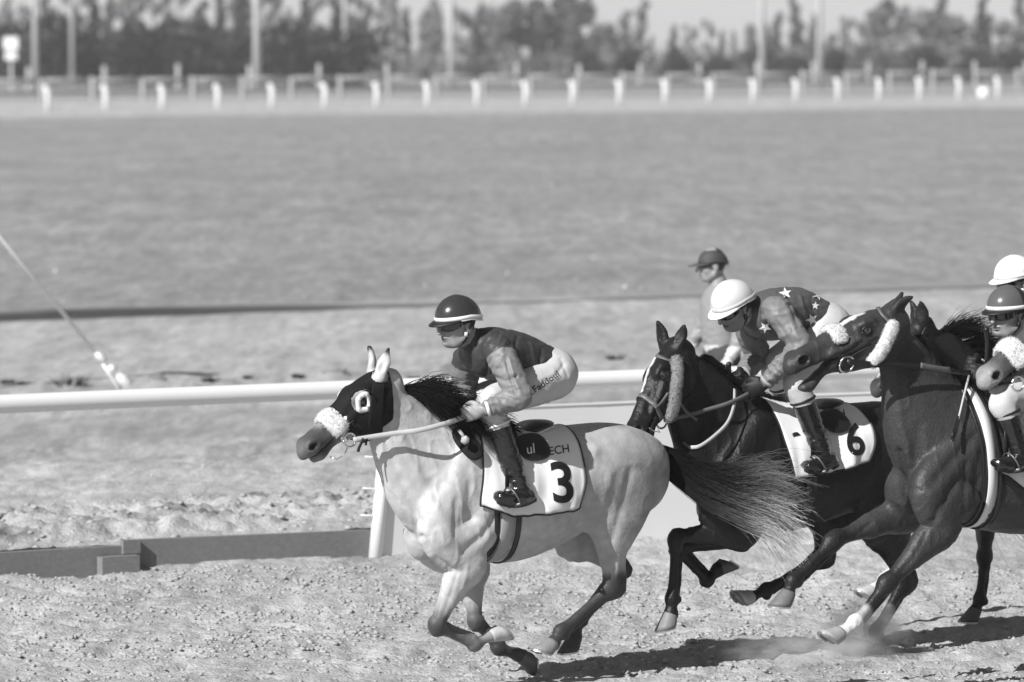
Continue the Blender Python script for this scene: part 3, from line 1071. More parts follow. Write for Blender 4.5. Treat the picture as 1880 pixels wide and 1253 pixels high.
def sculpt(V, F, fr, strokes):
    """raise or lower the skin along strokes drawn on the near side (mirrored on the far side)"""
    if not strokes: return V
    bv = bvh_of(V, F)
    N = np.zeros_like(V)
    fn = np.cross(V[F[:, 2]] - V[F[:, 0]], V[F[:, 3]] - V[F[:, 1]])
    for k in range(4): np.add.at(N, F[:, k], fn)
    N /= np.linalg.norm(N, axis=1)[:, None] + 1e-12
    D = np.zeros(len(V))
    for pts, r, dep in strokes:
        Q = crom(np.asarray(pts, float), 16) if len(pts) > 1 else np.asarray(pts, float)
        hits = []
        for q in Q:
            o_, d_ = fr.ray(*q)
            h = bv.ray_cast(Vector(o_), Vector(d_))
            if h[0] is not None: hits.append(np.array(h[0]))
        if not hits: continue
        hits = np.array(hits)
        for mir in (1, -1):
            Hh = hits * [1, mir, 1]
            lo_, hi_ = Hh.min(0) - 2.4 * r, Hh.max(0) + 2.4 * r
            sel = np.where(((V > lo_) & (V < hi_)).all(1))[0]
            if len(sel) == 0: continue
            d2 = ((V[sel][:, None, :] - Hh[None]) ** 2).sum(2).min(1)
            D[sel] += dep * np.exp(-d2 / r ** 2)
    return V + N * D[:, None]

def build_horse(fr, label, sp):
    """sp holds local coordinates: trunk [(top, bottom, half width)], head (poll, muzzle, lateral), ears, legs, colours"""
    root = fempty('horse', label, 'horse', fr, group='horses galloping in the race')
    S = sp.get('S', 1.0)
    T = sp['trunk']
    cen = np.array([(np.asarray(t) + np.asarray(b)) / 2 for t, b, w in T])
    hh = np.array([np.linalg.norm(np.asarray(t) - np.asarray(b)) / 2 for t, b, w in T])
    ww = np.array([w for t, b, w in T])
    poll, muz = np.asarray(sp['poll'], float), np.asarray(sp['muzzle'], float)
    X = unit(muz - poll)
    lat = np.array([0, 1.0, 0]) + np.asarray(sp.get('roll', (0, 0, 0)), float)
    Zl = unit(lat - X * (lat @ X))
    Yd = np.cross(X, Zl)
    if Yd[2] < 0 and abs(Yd[2]) > .05: Yd = -Yd
    if Yd[0] < 0 and Yd[2] < .3: Yd = -Yd
    hs = np.linalg.norm(muz - poll) / .60
    Rh = np.stack([X, Yd, Zl], 1)
    def hp(x, y, z=0.0): return poll + hs * (X * x + Yd * y + Zl * z)
    allp = np.concatenate([cen, [poll, muz]] + [np.asarray(j) for _, j, _ in sp['legs']] + [np.asarray(e) for e in sp['ears']])
    lo = allp.min(0) - np.array([.33, .34, .16]); hi = allp.max(0) + np.array([.24, .34, .30])
    lo[1] = min(lo[1], -.40); hi[1] = max(hi[1], .40)
    fd = Field(lo, hi, sp.get('vox', .0075))
    # trunk and neck in one sweep
    fd.sweep(cen, hh + .006, ww + .006, k=.0, sub=5, blur=4)
    # withers, croup and chest masses
    for c, r, k in sp.get('mass', ()):
        for sgn in ((1, -1) if c[1] else (1,)):
            fd.ell((c[0], c[1] * sgn, c[2]), r, k=k)
    # limbs
    for kind, J, tone in sp['legs']:
        Pl, h, w = leg_stations(kind, J, S)
        fd.sweep(Pl, h, w, k=.045, sub=5)
        J = [np.asarray(j, float) for j in J]
        if kind == 'hind':
            hk, fe, st = J[2], J[3], J[1]
            dseg = unit(fe - hk); dor = inplane_dorsal(dseg)
            pt = hk - dor * .052 * S - dseg * .045 * S
            fd.sweep([st * .45 + hk * .55 - inplane_dorsal(unit(hk - st)) * .055, pt, hk - dor * .03 + dseg * .04], [.02, .023, .022], [.018, .022, .02], k=.03, sub=3)
            fd.sweep([hk - dor * .036 + dseg * .05, fe - dor * .034 - dseg * .04], .012, .012, k=.006, sub=1)
            ba = -inplane_dorsal(unit(hk - st))
            fd.sweep([J[0] + np.array([-.12, 0, .03]), J[0] * .62 + st * .38 + ba * .135, J[0] * .15 + st * .85 + ba * .125, st * .70 + hk * .30 + ba * .065], [.07, .085, .085, .04], [.06, .075, .07, .04], k=.06, sub=6)
        else:
            kn, fe, el, sh = J[3], J[4], J[2], J[1]
            dseg = unit(fe - kn); dor = inplane_dorsal(dseg)
            fd.sweep([kn - dor * .036 + dseg * .02, fe - dor * .033 - dseg * .03], .012, .012, k=.006, sub=1)
            dk = unit(kn - el)
            fd.ell(el + dk * .10 + inplane_dorsal(dk) * .035, (.11, .05, .035), np.stack([dk, np.array([0, 1.0, 0]), np.cross(dk, [0, 1.0, 0])], 1), k=.02)
            fd.ell(el * .5 + sh * .5 + np.array([-.10, np.sign(el[1]) * .03, .04]), (.13, .05, .085), k=.03)
        # fetlock tuft / ergot
        fe = J[-2]; dseg = unit(J[-1] - J[-2])
        fd.ell(fe - inplane_dorsal(dseg) * .034, (.022, .024, .022), k=.012)
    # head
    hst = ((-.03, -.04, .085, .060), (.05, -.05, .105, .080), (.13, -.06, .120, .088), (.21, -.063, .120, .086), (.30, -.058, .098, .068), (.39, -.053, .076, .055),
           (.47, -.053, .063, .050), (.54, -.058, .056, .052), (.585, -.068, .046, .046), (.60, -.074, .034, .036))
    op = sp.get('mouth', 0.0)
    fd.sweep([hp(x, y) for x, y, h, w in hst], [h * hs for x, y, h, w in hst], [w * hs for x, y, h, w in hst], lat=Zl, k=.035, sub=3)
    for sg in (1, -1):
        fd.ell(hp(.155, -.105, sg * .045), np.array([.118, .092, .042]) * hs, Rh, k=.03)            # cheek
        fd.ell(hp(.19, .022, sg * .064), np.array([.055, .028, .030]) * hs, Rh, k=.025)             # brow
        fd.sweep([hp(.25, -.030, sg * .076), hp(.32, -.050, sg * .064), hp(.41, -.060, sg * .050)], [.010 * hs] * 3, [.012 * hs] * 3, lat=Zl, k=.02, sub=3)   # facial crest
        fd.ell(hp(.208, -.004, sg * .096), np.array([.028, .019, .016]) * hs, Rh, k=.012, op='sub')
        fd.ell(hp(.556, -.050, sg * .040), np.array([.045, .040, .027]) * hs, Rh, k=.016)           # nostril wing
        fd.ell(hp(.562, -.050, sg * .070), np.array([.031, .022, .034]) * hs, Rh, k=.006, op='sub')
        fd.ell(hp(.46, -.03, sg * .062), np.array([.05, .02, .012]) * hs, Rh, k=.02, op='sub')       # hollow behind nostril
        fd.ell(hp(.075, -.02, sg * .088), np.array([.03, .025, .014]) * hs, Rh, k=.02, op='sub')     # temple hollow
    jaw_a = hp(.12, -.150); jaw_b = hp(.42, -.110 - op * .3); chin = hp(.525, -.128 - op * .75)
    fd.sweep([jaw_a, hp(.27, -.140 - op * .08), jaw_b, chin], np.array([.035, .034, .026, .030]) * hs, np.array([.05, .04, .03, .033]) * hs, lat=Zl, k=.03, sub=4)
    fd.ell(chin + hs * X * .03, np.array([.028, .018, .03]) * hs, Rh, k=.02)
    if op:
        fd.sweep([hp(.60, -.112 - op * .35), hp(.44, -.098 - op * .1), hp(.37, -.088)], np.array([.020 + op * .18, .012 + op * .06, .005]) * hs, np.array([.09, .09, .09]) * hs, lat=Zl, k=.012, sub=3, op='sub')
    else:
        fd.sweep([hp(.63, -.106), hp(.52, -.099), hp(.43, -.088)], np.array([.006, .005, .004]) * hs, np.array([.08, .08, .09]) * hs, lat=Zl, k=.012, sub=3, op='sub')
    # neck-to-head throat
    # ears
    for (eb, et, eo) in [tuple(np.asarray(q, float) for q in e) for e in sp['ears']]:
        ax = unit(et - eb); L_ = np.linalg.norm(et - eb)
        side = unit(np.cross(ax, eo))
        pe = [eb - ax * .02, eb + ax * L_ * .25, eb + ax * L_ * .5, eb + ax * L_ * .78, et]
        bend = eo * -.012
        fd.sweep([pe[0], pe[1] + bend * .4, pe[2] + bend, pe[3] + bend * .7, pe[4]], [.030, .034, .034, .022, .007], [.024, .022, .017, .012, .007], lat=eo, k=.018, sub=3)
        fd.sweep([pe[1] + eo * .024, pe[2] + eo * .02, pe[3] + eo * .012], [.019, .020, .010], [.017, .016, .008], lat=eo, k=.006, sub=3, op='sub')
    V, F = fd.mesh()
    V = sculpt(V, F, fr, sp.get('strokes', ()))
    # skin relief: veins, tendons and folds under thin skin
    Nv = np.zeros_like(V); fnv = np.cross(V[F[:, 2]] - V[F[:, 0]], V[F[:, 3]] - V[F[:, 1]])
    for k in range(4): np.add.at(Nv, F[:, k], fnv)
    Nv /= np.linalg.norm(Nv, axis=1)[:, None] + 1e-12
    rg = np.clip(1 - np.abs(fbm(V * [11, 11, 6], 2, 51)), 0, 1) ** 5
    rg2 = np.clip(1 - np.abs(fbm(V * [5, 5, 3.2], 1, 57)) * 1.4, 0, 1)
    frontness = .45 + .55 * smooth(-.35, .25, V[:, 0])
    V = V + Nv * ((rg * .0042 + (rg2 - .5) * .007) * frontness)[:, None]
    tone = sp['paint'](V, dict(hp=hp, poll=poll, muz=muz, X=X, Yd=Yd, Zl=Zl, hs=hs))
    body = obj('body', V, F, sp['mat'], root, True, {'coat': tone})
    for kind, J, tn in sp['legs']:
        make_hoof(np.asarray(J[-1], float), np.asarray(J[-1]) - np.asarray(J[-2]), tn, root, S)
    for sg in (1, -1):
        c = hp(.208, -.004, sg * .077)
        bmv = icos(2) * np.array([.021, .021, .021]) * hs + c
        eye = obj('eye', bmv[0] if isinstance(bmv, tuple) else bmv, ICO2F, m_eye, root)
        V2, F2 = tube([c + hs * (X * .026 * math.cos(a) + Yd * .019 * math.sin(a) + Zl * sg * (.012 - .006 * math.cos(a) ** 2)) for a in np.linspace(0, 2 * math.pi, 19)], .0045 * hs, 6)
        obj('eyelid', V2, F2, m_lid, eye)
    H = dict(root=root, body=body, V=V, F=F, bvh=bvh_of(V, F), fr=fr, hp=hp, X=X, Yd=Yd, Zl=Zl, hs=hs, cen=cen, hh=hh, ww=ww, sp=sp, poll=poll)
    return H

_b = bmesh.new(); bmesh.ops.create_icosphere(_b, subdivisions=3, radius=1.0)
ICO2V = np.array([v.co[:] for v in _b.verts]); ICO2F = np.array([[v.index for v in f.verts] for f in _b.faces]); _b.free()
def icos(k=2): return ICO2V.copy()

# ---- paint helpers
def seg_dist(V, a, b):
    a = np.asarray(a, float); b = np.asarray(b, float)
    d = b - a
    t = np.clip(((V - a) @ d) / (d @ d), 0, 1)
    return np.linalg.norm(V - a - t[:, None] * d, axis=1), t
def dab(V, col, c, r, val, soft=.4, amt=1.0):
    d = np.linalg.norm((V - np.asarray(c)) / np.asarray(r), axis=1)
    m = (1 - smooth(1 - soft, 1 + soft, d)) * amt
    return col * (1 - m) + val * m
def dab_seg(V, col, a, b, r, va, vb, soft=.3, t0=0.0):
    d, t = seg_dist(V, a, b)
    m = (1 - smooth(r * (1 - soft), r * (1 + soft), d)) * smooth(0, .12 + 1e-6, t - t0 + .06)
    val = va + (vb - va) * t
    return col * (1 - m) + val * m

# ---- hair
def strands(name, roots, guides, mat_, parent, tone, r0=.0028, r1=.0007, n=9):
    """roots: list of (N,n,3) polylines -> thin three sided tubes"""
    P = np.asarray(guides)           # (N, n, 3)
    N, n, _ = P.shape
    T = np.gradient(P, axis=1); T /= np.linalg.norm(T, axis=2)[:, :, None] + 1e-9
    ref = np.array([.3, .8, .52])
    A = np.cross(T, ref); A /= np.linalg.norm(A, axis=2)[:, :, None] + 1e-9
    B = np.cross(T, A)
    t = np.linspace(0, 1, n)
    r = (r0 * (1 - t) + r1 * t)[None, :, None] * (RNG.uniform(.7, 1.3, N)[:, None, None])
    ring = [P + r * (math.cos(q) * A + math.sin(q) * B) for q in (0, 2.094, 4.189)]
    V = np.stack(ring, 2).reshape(-1, 3)
    i, j, k = np.meshgrid(np.arange(N), np.arange(n - 1), np.arange(3), indexing='ij')
    b0 = (i * n + j) * 3
    F = np.stack([b0 + k, b0 + (k + 1) % 3, b0 + 3 + (k + 1) % 3, b0 + 3 + k], -1).reshape(-1, 4)
    tone = np.asarray(tone)
    if tone.ndim == 1: tone = np.broadcast_to(tone[None, :], (N, n))
    return obj(name, V, F, mat_, parent, True, {'tone': np.repeat(tone.reshape(-1), 3)})
m_hair = mat('horse_hair', attr='tone', rough=.5, spec=.12)

def mane(H, a, b, n, length, lift, back, tone=.015, side=.6, spread=.02, seed=1, curl=.05, lens=None):
    """hair along the crest between trunk stations a..b (fractions of the station list)"""
    rng = np.random.default_rng(seed)
    cen, hh = H['cen'], H['hh']
    m = 8
    G = []
    for i in range(n):
        t = a + (b - a) * (i + rng.uniform()) / n
        k = int(min(max(math.floor(t), 0), len(cen) - 2)); q = t - k
        c = cen[k] * (1 - q) + cen[k + 1] * q
        ax = unit(cen[k + 1] - cen[k]); up = unit(np.array([-ax[2], 0, ax[0]])); up = up if up[2] > 0 else -up
        h = hh[k] * (1 - q) + hh[k + 1] * q
        # drop the root on the crest
        hit = H['bvh'].ray_cast(Vector(c + up * (h + .25) + np.array([0, rng.normal() * .012, 0])), Vector(-up))
        r0 = np.array(hit[0]) if hit[0] is not None else c + up * h
        clump = math.floor(t * 9)
        cr = np.random.default_rng(seed * 1000 + clump).normal(size=4)
        L_ = length * rng.uniform(.6, 1.1) * (1 + .12 * cr[3])
        v = up * lift + ax * back + np.array([0, side * (.35 + .3 * cr[0]) + rng.normal() * .15, 0]) + rng.normal(size=3) * .14
        v = unit(v) + cr[0] * .12 * ax + cr[1] * .10 * up
        pts = [r0 - up * .01]
        p = r0.copy()
        for s in range(m - 1):
            v = unit(v + np.array([-.10 * back, side * .22 * (1 + .3 * cr[2]), -.36]) * (s / m) * (1 if lift < .9 else .35) + rng.normal(size=3) * curl)
            p = p + v * L_ / (m - 1)
            # keep the strand outside the neck
            loc, nr, _, d = H['bvh'].find_nearest(Vector(p), .06)
            if loc is not None:
                dv = np.array(p) - np.array(loc)
                if dv @ np.array(nr) < .006:
                    p = np.array(loc) + np.array(nr) * (.006 + rng.uniform(0, .022))
            pts.append(p.copy())
        G.append(pts)
    G = np.array(G)
    tn = np.full(G.shape[:2], tone) * RNG.uniform(.6, 1.5, len(G))[:, None]
    return strands('mane', None, G, m_hair, H['root'], tn, .0021, .0006)

# ------------------------------------------------------------------ the five horses
m_grey_coat = mat('dapple_grey_coat', attr='coat', rough=.55, spec=.35, var=.10, vscale=26, voro=.20, voscale=23, bump=.20, bscale=60, bdist=.010, detail=8, sheen=.1)
m_bay_coat = mat('dark_bay_coat', attr='coat', rough=.46, spec=.32, var=.4, vscale=34, bump=.45, bscale=75, bdist=.010, detail=8)

def trunk_from(fr, rows):
    return [(fr.p(tx, ty), fr.p(bx, by), w) for tx, ty, bx, by, w in rows]

# ---- horse A: the light grey leader
fa = Frame(960, 1250)
TA = trunk_from(fa, [
    (716, 697, 692, 792, .062), (752, 716, 705, 842, .075), (797, 748, 728, 908, .10), (842, 772, 765, 978, .15),
    (885, 780, 835, 1018, .205), (935, 788, 915, 1030, .245), (1000, 789, 985, 1006, .265), (1058, 780, 1055, 965, .255),
    (1108, 777, 1112, 950, .245), (1146, 790, 1146, 955, .21), (1172, 820, 1168, 940, .14)])
def legsA():
    n, f = .155, -.155
    P = fa.p
    return [
        ('fore', [P(872, 815, .13), P(806, 975, .15), P(858, 1030, .15), P(800, 1150, .12), P(872, 1184, .10), P(903, 1166, .10)], .42),
        ('fore', [P(850, 830, f), P(790, 985, f), P(862, 1035, f), P(872, 1142, -.12), P(915, 1190, -.10), P(958, 1205, -.10)], .10),
        ('hind', [P(1120, 850, .13), P(1124, 952, .14), P(1122, 1078, .13), P(1030, 1160, .12), P(1014, 1182, .12)], .22),
        ('hind', [P(1105, 850, -.13), P(1060, 975, -.14), P(1134, 1045, -.13), P(1062, 1140, -.12), P(1055, 1172, -.12)], .05)]
LA = legsA()
def paintA(V, K):
    c = np.full(len(V), .405)
    n = fbm(V * 5, 3, 5)
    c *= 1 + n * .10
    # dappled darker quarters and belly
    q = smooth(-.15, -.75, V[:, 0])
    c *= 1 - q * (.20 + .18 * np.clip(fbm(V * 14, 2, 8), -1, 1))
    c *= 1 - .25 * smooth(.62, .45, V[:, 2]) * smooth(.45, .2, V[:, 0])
    c *= 1 + .20 * smooth(-.05, .45, V[:, 0])
    # dark face and muzzle
    hx = (V - K['poll']) @ K['X'] / K['hs']
    ishead = np.linalg.norm((V - K['hp'](.3, -.06)) / (np.array([.42, .2, .3])), axis=1) < 1.0
    m = smooth(.30, .46, hx) * ishead
    c = c * (1 - m) + m * (.065 + .03 * n)
    c = dab(V, c, K['hp'](.60, -.05), (.05, .1, .05), .13, .5, .7)
    c = dab(V, c, K['hp'](.58, -.125), (.06, .1, .035), .20, .5, .8)
    c = dab(V, c, K['hp'](.40, .02), (.12, .05, .05), .36, .5, .7)
    for sg in (1, -1):
        c = dab(V, c, K['hp'](.562, -.050, sg * .045), (.033, .022, .026), .006, .25)
        c = dab(V, c, K['hp'](.208, -.006, sg * .09), (.075, .075, .05), .05, .3, .75)
    for kind, J, tn in LA:
        j = [np.asarray(q) for q in J]
        if kind == 'fore':
            c = dab(V, c, j[3], (.08, .09, .08), .03, .35, .97)
            c = dab_seg(V, c, j[2] * .4 + j[3] * .6, j[3], .09, .42, .05, .3)
            c = dab_seg(V, c, j[3], j[4], .075, .06, .17 if tn > .2 else .03, .3)
            c = dab_seg(V, c, j[4], j[5], .075, .15 if tn > .2 else .03, .28 if tn > .2 else .05, .3)
        else:
            c = dab_seg(V, c, j[1] * .25 + j[2] * .75, j[2], .12, .36, .08, .3)
            c = dab(V, c, j[2] + np.array([-.03, 0, 0]), (.09, .09, .09), .025, .4, .95)
            c = dab_seg(V, c, j[2], j[3], .085, .045, .03, .3)
            c = dab_seg(V, c, j[3], j[4], .08, .03, .04, .3)
    # ear tips
    for e in K.get('ears', EARS_A):
        c = dab(V, c, e[1], (.03, .03, .03), .02, .5)
    return np.clip(c, .01, .8)
def ear(fr, bx, by, bl, tx, ty, tl, o):
    return (fr.p(bx, by, bl), fr.p(tx, ty, tl), unit(np.asarray(o, float)))
EARS_A = [ear(fa, 697, 690, .055, 713, 640, .075, (.55, .75, .1)), ear(fa, 682, 686, -.05, 678, 637, -.07, (.8, -.5, .1))]
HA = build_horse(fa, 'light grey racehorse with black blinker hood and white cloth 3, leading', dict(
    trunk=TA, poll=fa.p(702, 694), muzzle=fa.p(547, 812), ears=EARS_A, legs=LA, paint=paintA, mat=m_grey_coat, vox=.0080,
    mass=[((fa.p(795, 985)[0], .085, fa.p(795, 985)[2]), (.11, .10, .13), .05),
          ((fa.p(1120, 840)[0], .12, fa.p(1120, 840)[2]), (.24, .12, .15), .06),
          ((fa.p(1162, 868)[0], .09, fa.p(1162, 868)[2]), (.12, .10, .15), .08)],
    strokes=[([(848, 800), (820, 868), (792, 930)], .030, -.009), ([(908, 950), (884, 985), (852, 1012)], .022, -.010), ([(775, 985), (800, 1020), (830, 1045)], .018, -.014),
             ([(838, 920), (833, 985)], .018, -.006), ([(862, 890), (864, 955)], .018, -.005), ([(878, 955)], .06, .012), ([(815, 985)], .05, .010),
             ([(1078, 935), (1066, 885), (1070, 840)], .04, -.014), ([(1092, 828)], .035, .012), ([(1158, 865), (1142, 930), (1124, 990)], .026, -.008), ([(1086, 972)], .04, .010),
             ([(1120, 870), (1105, 930)], .03, .006), ([(703, 805), (738, 885), (772, 958)], .020, -.007), ([(735, 800), (768, 870), (800, 930)], .024, .006),
             ([(812, 1060), (806, 1100), (800, 1130)], .010, -.005), ([(840, 1050), (828, 1090), (815, 1125)], .012, -.005), ([(858, 1040), (850, 1080)], .012, .004),
             ([(1112, 1000), (1106, 1040), (1104, 1070)], .012, -.005), ([(1130, 1020), (1128, 1056)], .012, -.006),
             ([(960, 960), (965, 1000)], .016, -.004), ([(985, 955), (990, 990)], .016, -.004), ([(1010, 950), (1014, 980)], .016, -.004)]))

# ---- horse B: the dark bay with number 6
fb = Frame(1490, 1205)
TB = trunk_from(fb, [
    (1256, 634, 1240, 742, .062), (1293, 656, 1250, 792, .08), (1335, 694, 1272, 858, .105), (1372, 722, 1300, 925, .15),
    (1408, 736, 1358, 962, .205), (1455, 748, 1436, 972, .245), (1512, 748, 1506, 952, .262), (1566, 740, 1566, 930, .255),
    (1618, 738, 1622, 915, .245), (1662, 756, 1664, 915, .215), (1690, 790, 1688, 900, .15)])
Pb = fb.p
LB = [
    ('fore', [Pb(1396, 775, .13), Pb(1318, 935, .15), Pb(1362, 975, .15), Pb(1241, 985, .12), Pb(1234, 1100, .11), Pb(1231, 1128, .11)], .20),
    ('fore', [Pb(1380, 790, -.14), Pb(1320, 935, -.15), Pb(1370, 968, -.15), Pb(1240, 1008, -.12), Pb(1298, 1066, -.10), Pb(1318, 1046, -.10)], .09),
    ('hind', [Pb(1628, 815, .13), Pb(1625, 960, .15), Pb(1660, 1070, .13), Pb(1607, 1160, .12), Pb(1600, 1184, .12)], .30),
    ('hind', [Pb(1610, 815, -.13), Pb(1525, 940, -.14), Pb(1508, 1022, -.13), Pb(1405, 1084, -.12), Pb(1378, 1097, -.12)], .40)]
def paint_bay(base, legs, legtone, stripe=None, sock=None, muzzle=.6):
    def f(V, K):
        n = fbm(V * 5, 3, 5)
        c = np.full(len(V), base) * (1 + n * .15)
        hx = (V - K['poll']) @ K['X'] / K['hs']
        for sg in (1, -1):
            c = dab(V, c, K['hp'](.562, -.050, sg * .045), (.033, .022, .026), .005, .25)
            c = dab(V, c, K['hp'](.208, -.006, sg * .09), (.05, .05, .04), base * .4, .4)
        c = dab(V, c, K['hp'](.59, -.08), (.06, .07, .06), base * muzzle, .6)
        if stripe:
            a, b, r, val = stripe
            pa, pb = K['hp'](a, .07), K['hp'](b, .04)
            d, t = seg_dist(V, pa, pb)
            m = (1 - smooth(r * .8, r * 1.25, d + fbm(V * 30, 2, 3) * .006))
            c = c * (1 - m) + val * m
        for li, (kind, J, tn) in enumerate(legs):
            j = [np.asarray(q) for q in J]
            k0 = 3 if kind == 'fore' else 2
            c = dab_seg(V, c, j[k0 - 1] * .4 + j[k0] * .6, j[k0], .10, base, legtone, .3)
            c = dab_seg(V, c, j[k0], j[k0 + 1], .085, legtone, legtone, .3)
            c = dab_seg(V, c, j[k0 + 1], j[k0 + 2], .075, legtone, legtone, .3)
            if sock and li in sock:
                hgt = sock[li]
                c = dab_seg(V, c, j[k0] * hgt + j[k0 + 1] * (1 - hgt), j[k0 + 2], .075, .62, .60, .2)
        return np.clip(c, .006, .8)
    return f
EARS_B = [ear(fb, 1244, 634, .05, 1256, 598, .08, (.75, .5, .0)), ear(fb, 1219, 634, -.05, 1207, 590, -.06, (.85, .2, .1))]
muzB = fb.p(1145, 795, .10)
HB = build_horse(fb, 'dark bay racehorse wearing number 6 behind the light grey leader', dict(
    trunk=TB, poll=fb.p(1236, 640), muzzle=muzB, ears=EARS_B, legs=LB, roll=(.25, 0, .1),
    paint=paint_bay(.011, LB, .008, (.10, .33, .014, .6), {2: .3}), mat=m_bay_coat, vox=.0088,
    mass=[((Pb(1335, 935)[0], .085, Pb(1335, 935)[2]), (.11, .10, .13), .05),
          ((Pb(1625, 810)[0], .12, Pb(1625, 810)[2]), (.24, .12, .15), .06),
          ((Pb(1680, 850)[0], .09, Pb(1680, 850)[2]), (.12, .10, .14), .08)],
    strokes=[([(1370, 760), (1345, 830), (1318, 890)], .030, -.010), ([(1400, 900), (1385, 935), (1350, 960)], .024, -.010), ([(1290, 800), (1310, 850)], .03, -.007),
             ([(1355, 870)], .05, .010), ([(1640, 800), (1632, 860)], .03, -.008), ([(1600, 790)], .04, .010), ([(1195, 720), (1188, 760)], .012, -.004), ([(1178, 700), (1170, 750)], .010, .004)]))

# ---- horse C: the bay in front at the right, head thrown up, mouth open
fc = Frame(1850, 1250)
Pc = fc.p
TC = trunk_from(fc, [
    (1662, 596, 1632, 690, .062), (1696, 628, 1640, 735, .08), (1735, 668, 1645, 800, .115), (1782, 712, 1660, 878, .165),
    (1832, 738, 1718, 940, .225), (1900, 752, 1840, 974, .262), (1980, 758, 1960, 966, .275), (2060, 752, 2060, 940, .265),
    (2130, 748, 2140, 930, .255), (2190, 770, 2195, 925, .225), (2222, 805, 2222, 905, .15)])
LC = [
    ('fore', [Pc(1800, 790, .14), Pc(1712, 905, .17), Pc(1732, 962, .17), Pc(1630, 1070, .14), Pc(1570, 1143, .12), Pc(1543, 1164, .12)], .33),
    ('fore', [Pc(1785, 790, -.15), Pc(1672, 900, -.17), Pc(1668, 938, -.17), Pc(1532, 992, -.14), Pc(1455, 1068, -.12), Pc(1447, 1090, -.12)], .14),
    ('hind', [Pc(2150, 830, .13), Pc(2120, 975, .15), Pc(2205, 1075, .13), Pc(2240, 1180, .12), Pc(2225, 1210, .12)], .12),
    ('hind', [Pc(2140, 830, -.13), Pc(2110, 975, -.14), Pc(2260, 1050, -.13), Pc(2330, 1140, -.12), Pc(2345, 1165, -.12)], .12)]
EARS_C = [ear(fc, 1640, 574, .045, 1676, 545, .075, (.1, .85, -.5)), ear(fc, 1628, 570, -.045, 1656, 538, -.065, (.2, -.6, .6))]
HC = build_horse(fc, 'bay racehorse throwing its head up with open mouth at right', dict(
    trunk=TC, poll=fc.p(1636, 581), muzzle=fc.p(1447, 646), ears=EARS_C, legs=LC, mouth=.07, S=1.03,
    paint=paint_bay(.042, LC, .016, (.16, .34, .020, .62), {0: .12}, .8), mat=m_bay_coat, vox=.0088,
    mass=[((Pc(1690, 900)[0], .10, Pc(1690, 900)[2]), (.12, .11, .14), .05),
          ((Pc(2140, 830)[0], .12, Pc(2140, 830)[2]), (.24, .13, .15), .06),
          ((Pc(2210, 860)[0], .09, Pc(2210, 860)[2]), (.12, .10, .14), .08)],
    strokes=[([(1652, 830), (1664, 885), (1676, 940)], .022, -.020), ([(1790, 800), (1745, 850), (1712, 890)], .028, -.012), ([(1760, 880), (1735, 920), (1715, 955)], .022, -.012),
             ([(1640, 880)], .05, .012), ([(1712, 905)], .05, .014), ([(1690, 780), (1680, 840)], .03, -.008), ([(1650, 740), (1658, 800), (1672, 850)], .025, .008),
             ([(1775, 850), (1768, 920)], .02, -.006), ([(1800, 830), (1790, 910)], .02, -.006), ([(1700, 980), (1680, 1020), (1655, 1050)], .012, -.006), ([(1600, 960), (1570, 985)], .012, -.006),
             ([(1560, 620), (1540, 640)], .012, -.004), ([(1530, 650), (1500, 665)], .014, .005)]))

# ---- horse D: mostly hidden behind horse C
fd_ = Frame(1930, 1128)
Pd = fd_.p
TD = trunk_from(fd_, [
    (1712, 588, 1690, 680, .06), (1748, 602, 1702, 728, .08), (1790, 640, 1715, 790, .11), (1828, 676, 1745, 850, .155),
    (1864, 690, 1810, 890, .20), (1915, 700, 1890, 905, .24), (1970, 702, 1960, 890, .255), (2020, 696, 2020, 870, .25),
    (2070, 694, 2075, 860, .24), (2110, 710, 2112, 855, .21), (2140, 740, 2138, 845, .15)])
LD = [
    ('fore', [Pd(1850, 730, .13), Pd(1780, 860, .15), Pd(1812, 915, .15), Pd(1808, 1020, .12), Pd(1798, 1100, .11), Pd(1790, 1122, .11)], .10),
    ('fore', [Pd(1835, 730, -.14), Pd(1765, 860, -.15), Pd(1790, 905, -.15), Pd(1690, 985, -.12), Pd(1625, 1065, -.11), Pd(1604, 1084, -.11)], .45),
    ('hind', [Pd(2080, 780, .13), Pd(2050, 890, .15), Pd(2110, 985, .13), Pd(2070, 1070, .12), Pd(2060, 1095, .12)], .12),
    ('hind', [Pd(2070, 780, -.13), Pd(2030, 890, -.14), Pd(2120, 970, -.13), Pd(2160, 1060, -.12), Pd(2165, 1085, -.12)], .12)]
EARS_D = [ear(fd_, 1694, 592, .05, 1690, 553, .07, (.7, .7, .0)), ear(fd_, 1680, 590, -.05, 1672, 553, -.06, (.85, -.2, .1))]
HD = build_horse(fd_, 'dark racehorse with flying black mane half hidden behind the bay', dict(
    trunk=TD, poll=fd_.p(1690, 595), muzzle=fd_.p(1600, 708), ears=EARS_D, legs=LD,
    paint=paint_bay(.012, LD, .010, (.30, .62, .030, .6), {1: .25}, 6.0), mat=m_bay_coat, vox=.0115,
    mass=[((Pd(1785, 870)[0], .085, Pd(1785, 870)[2]), (.11, .10, .13), .05)]))

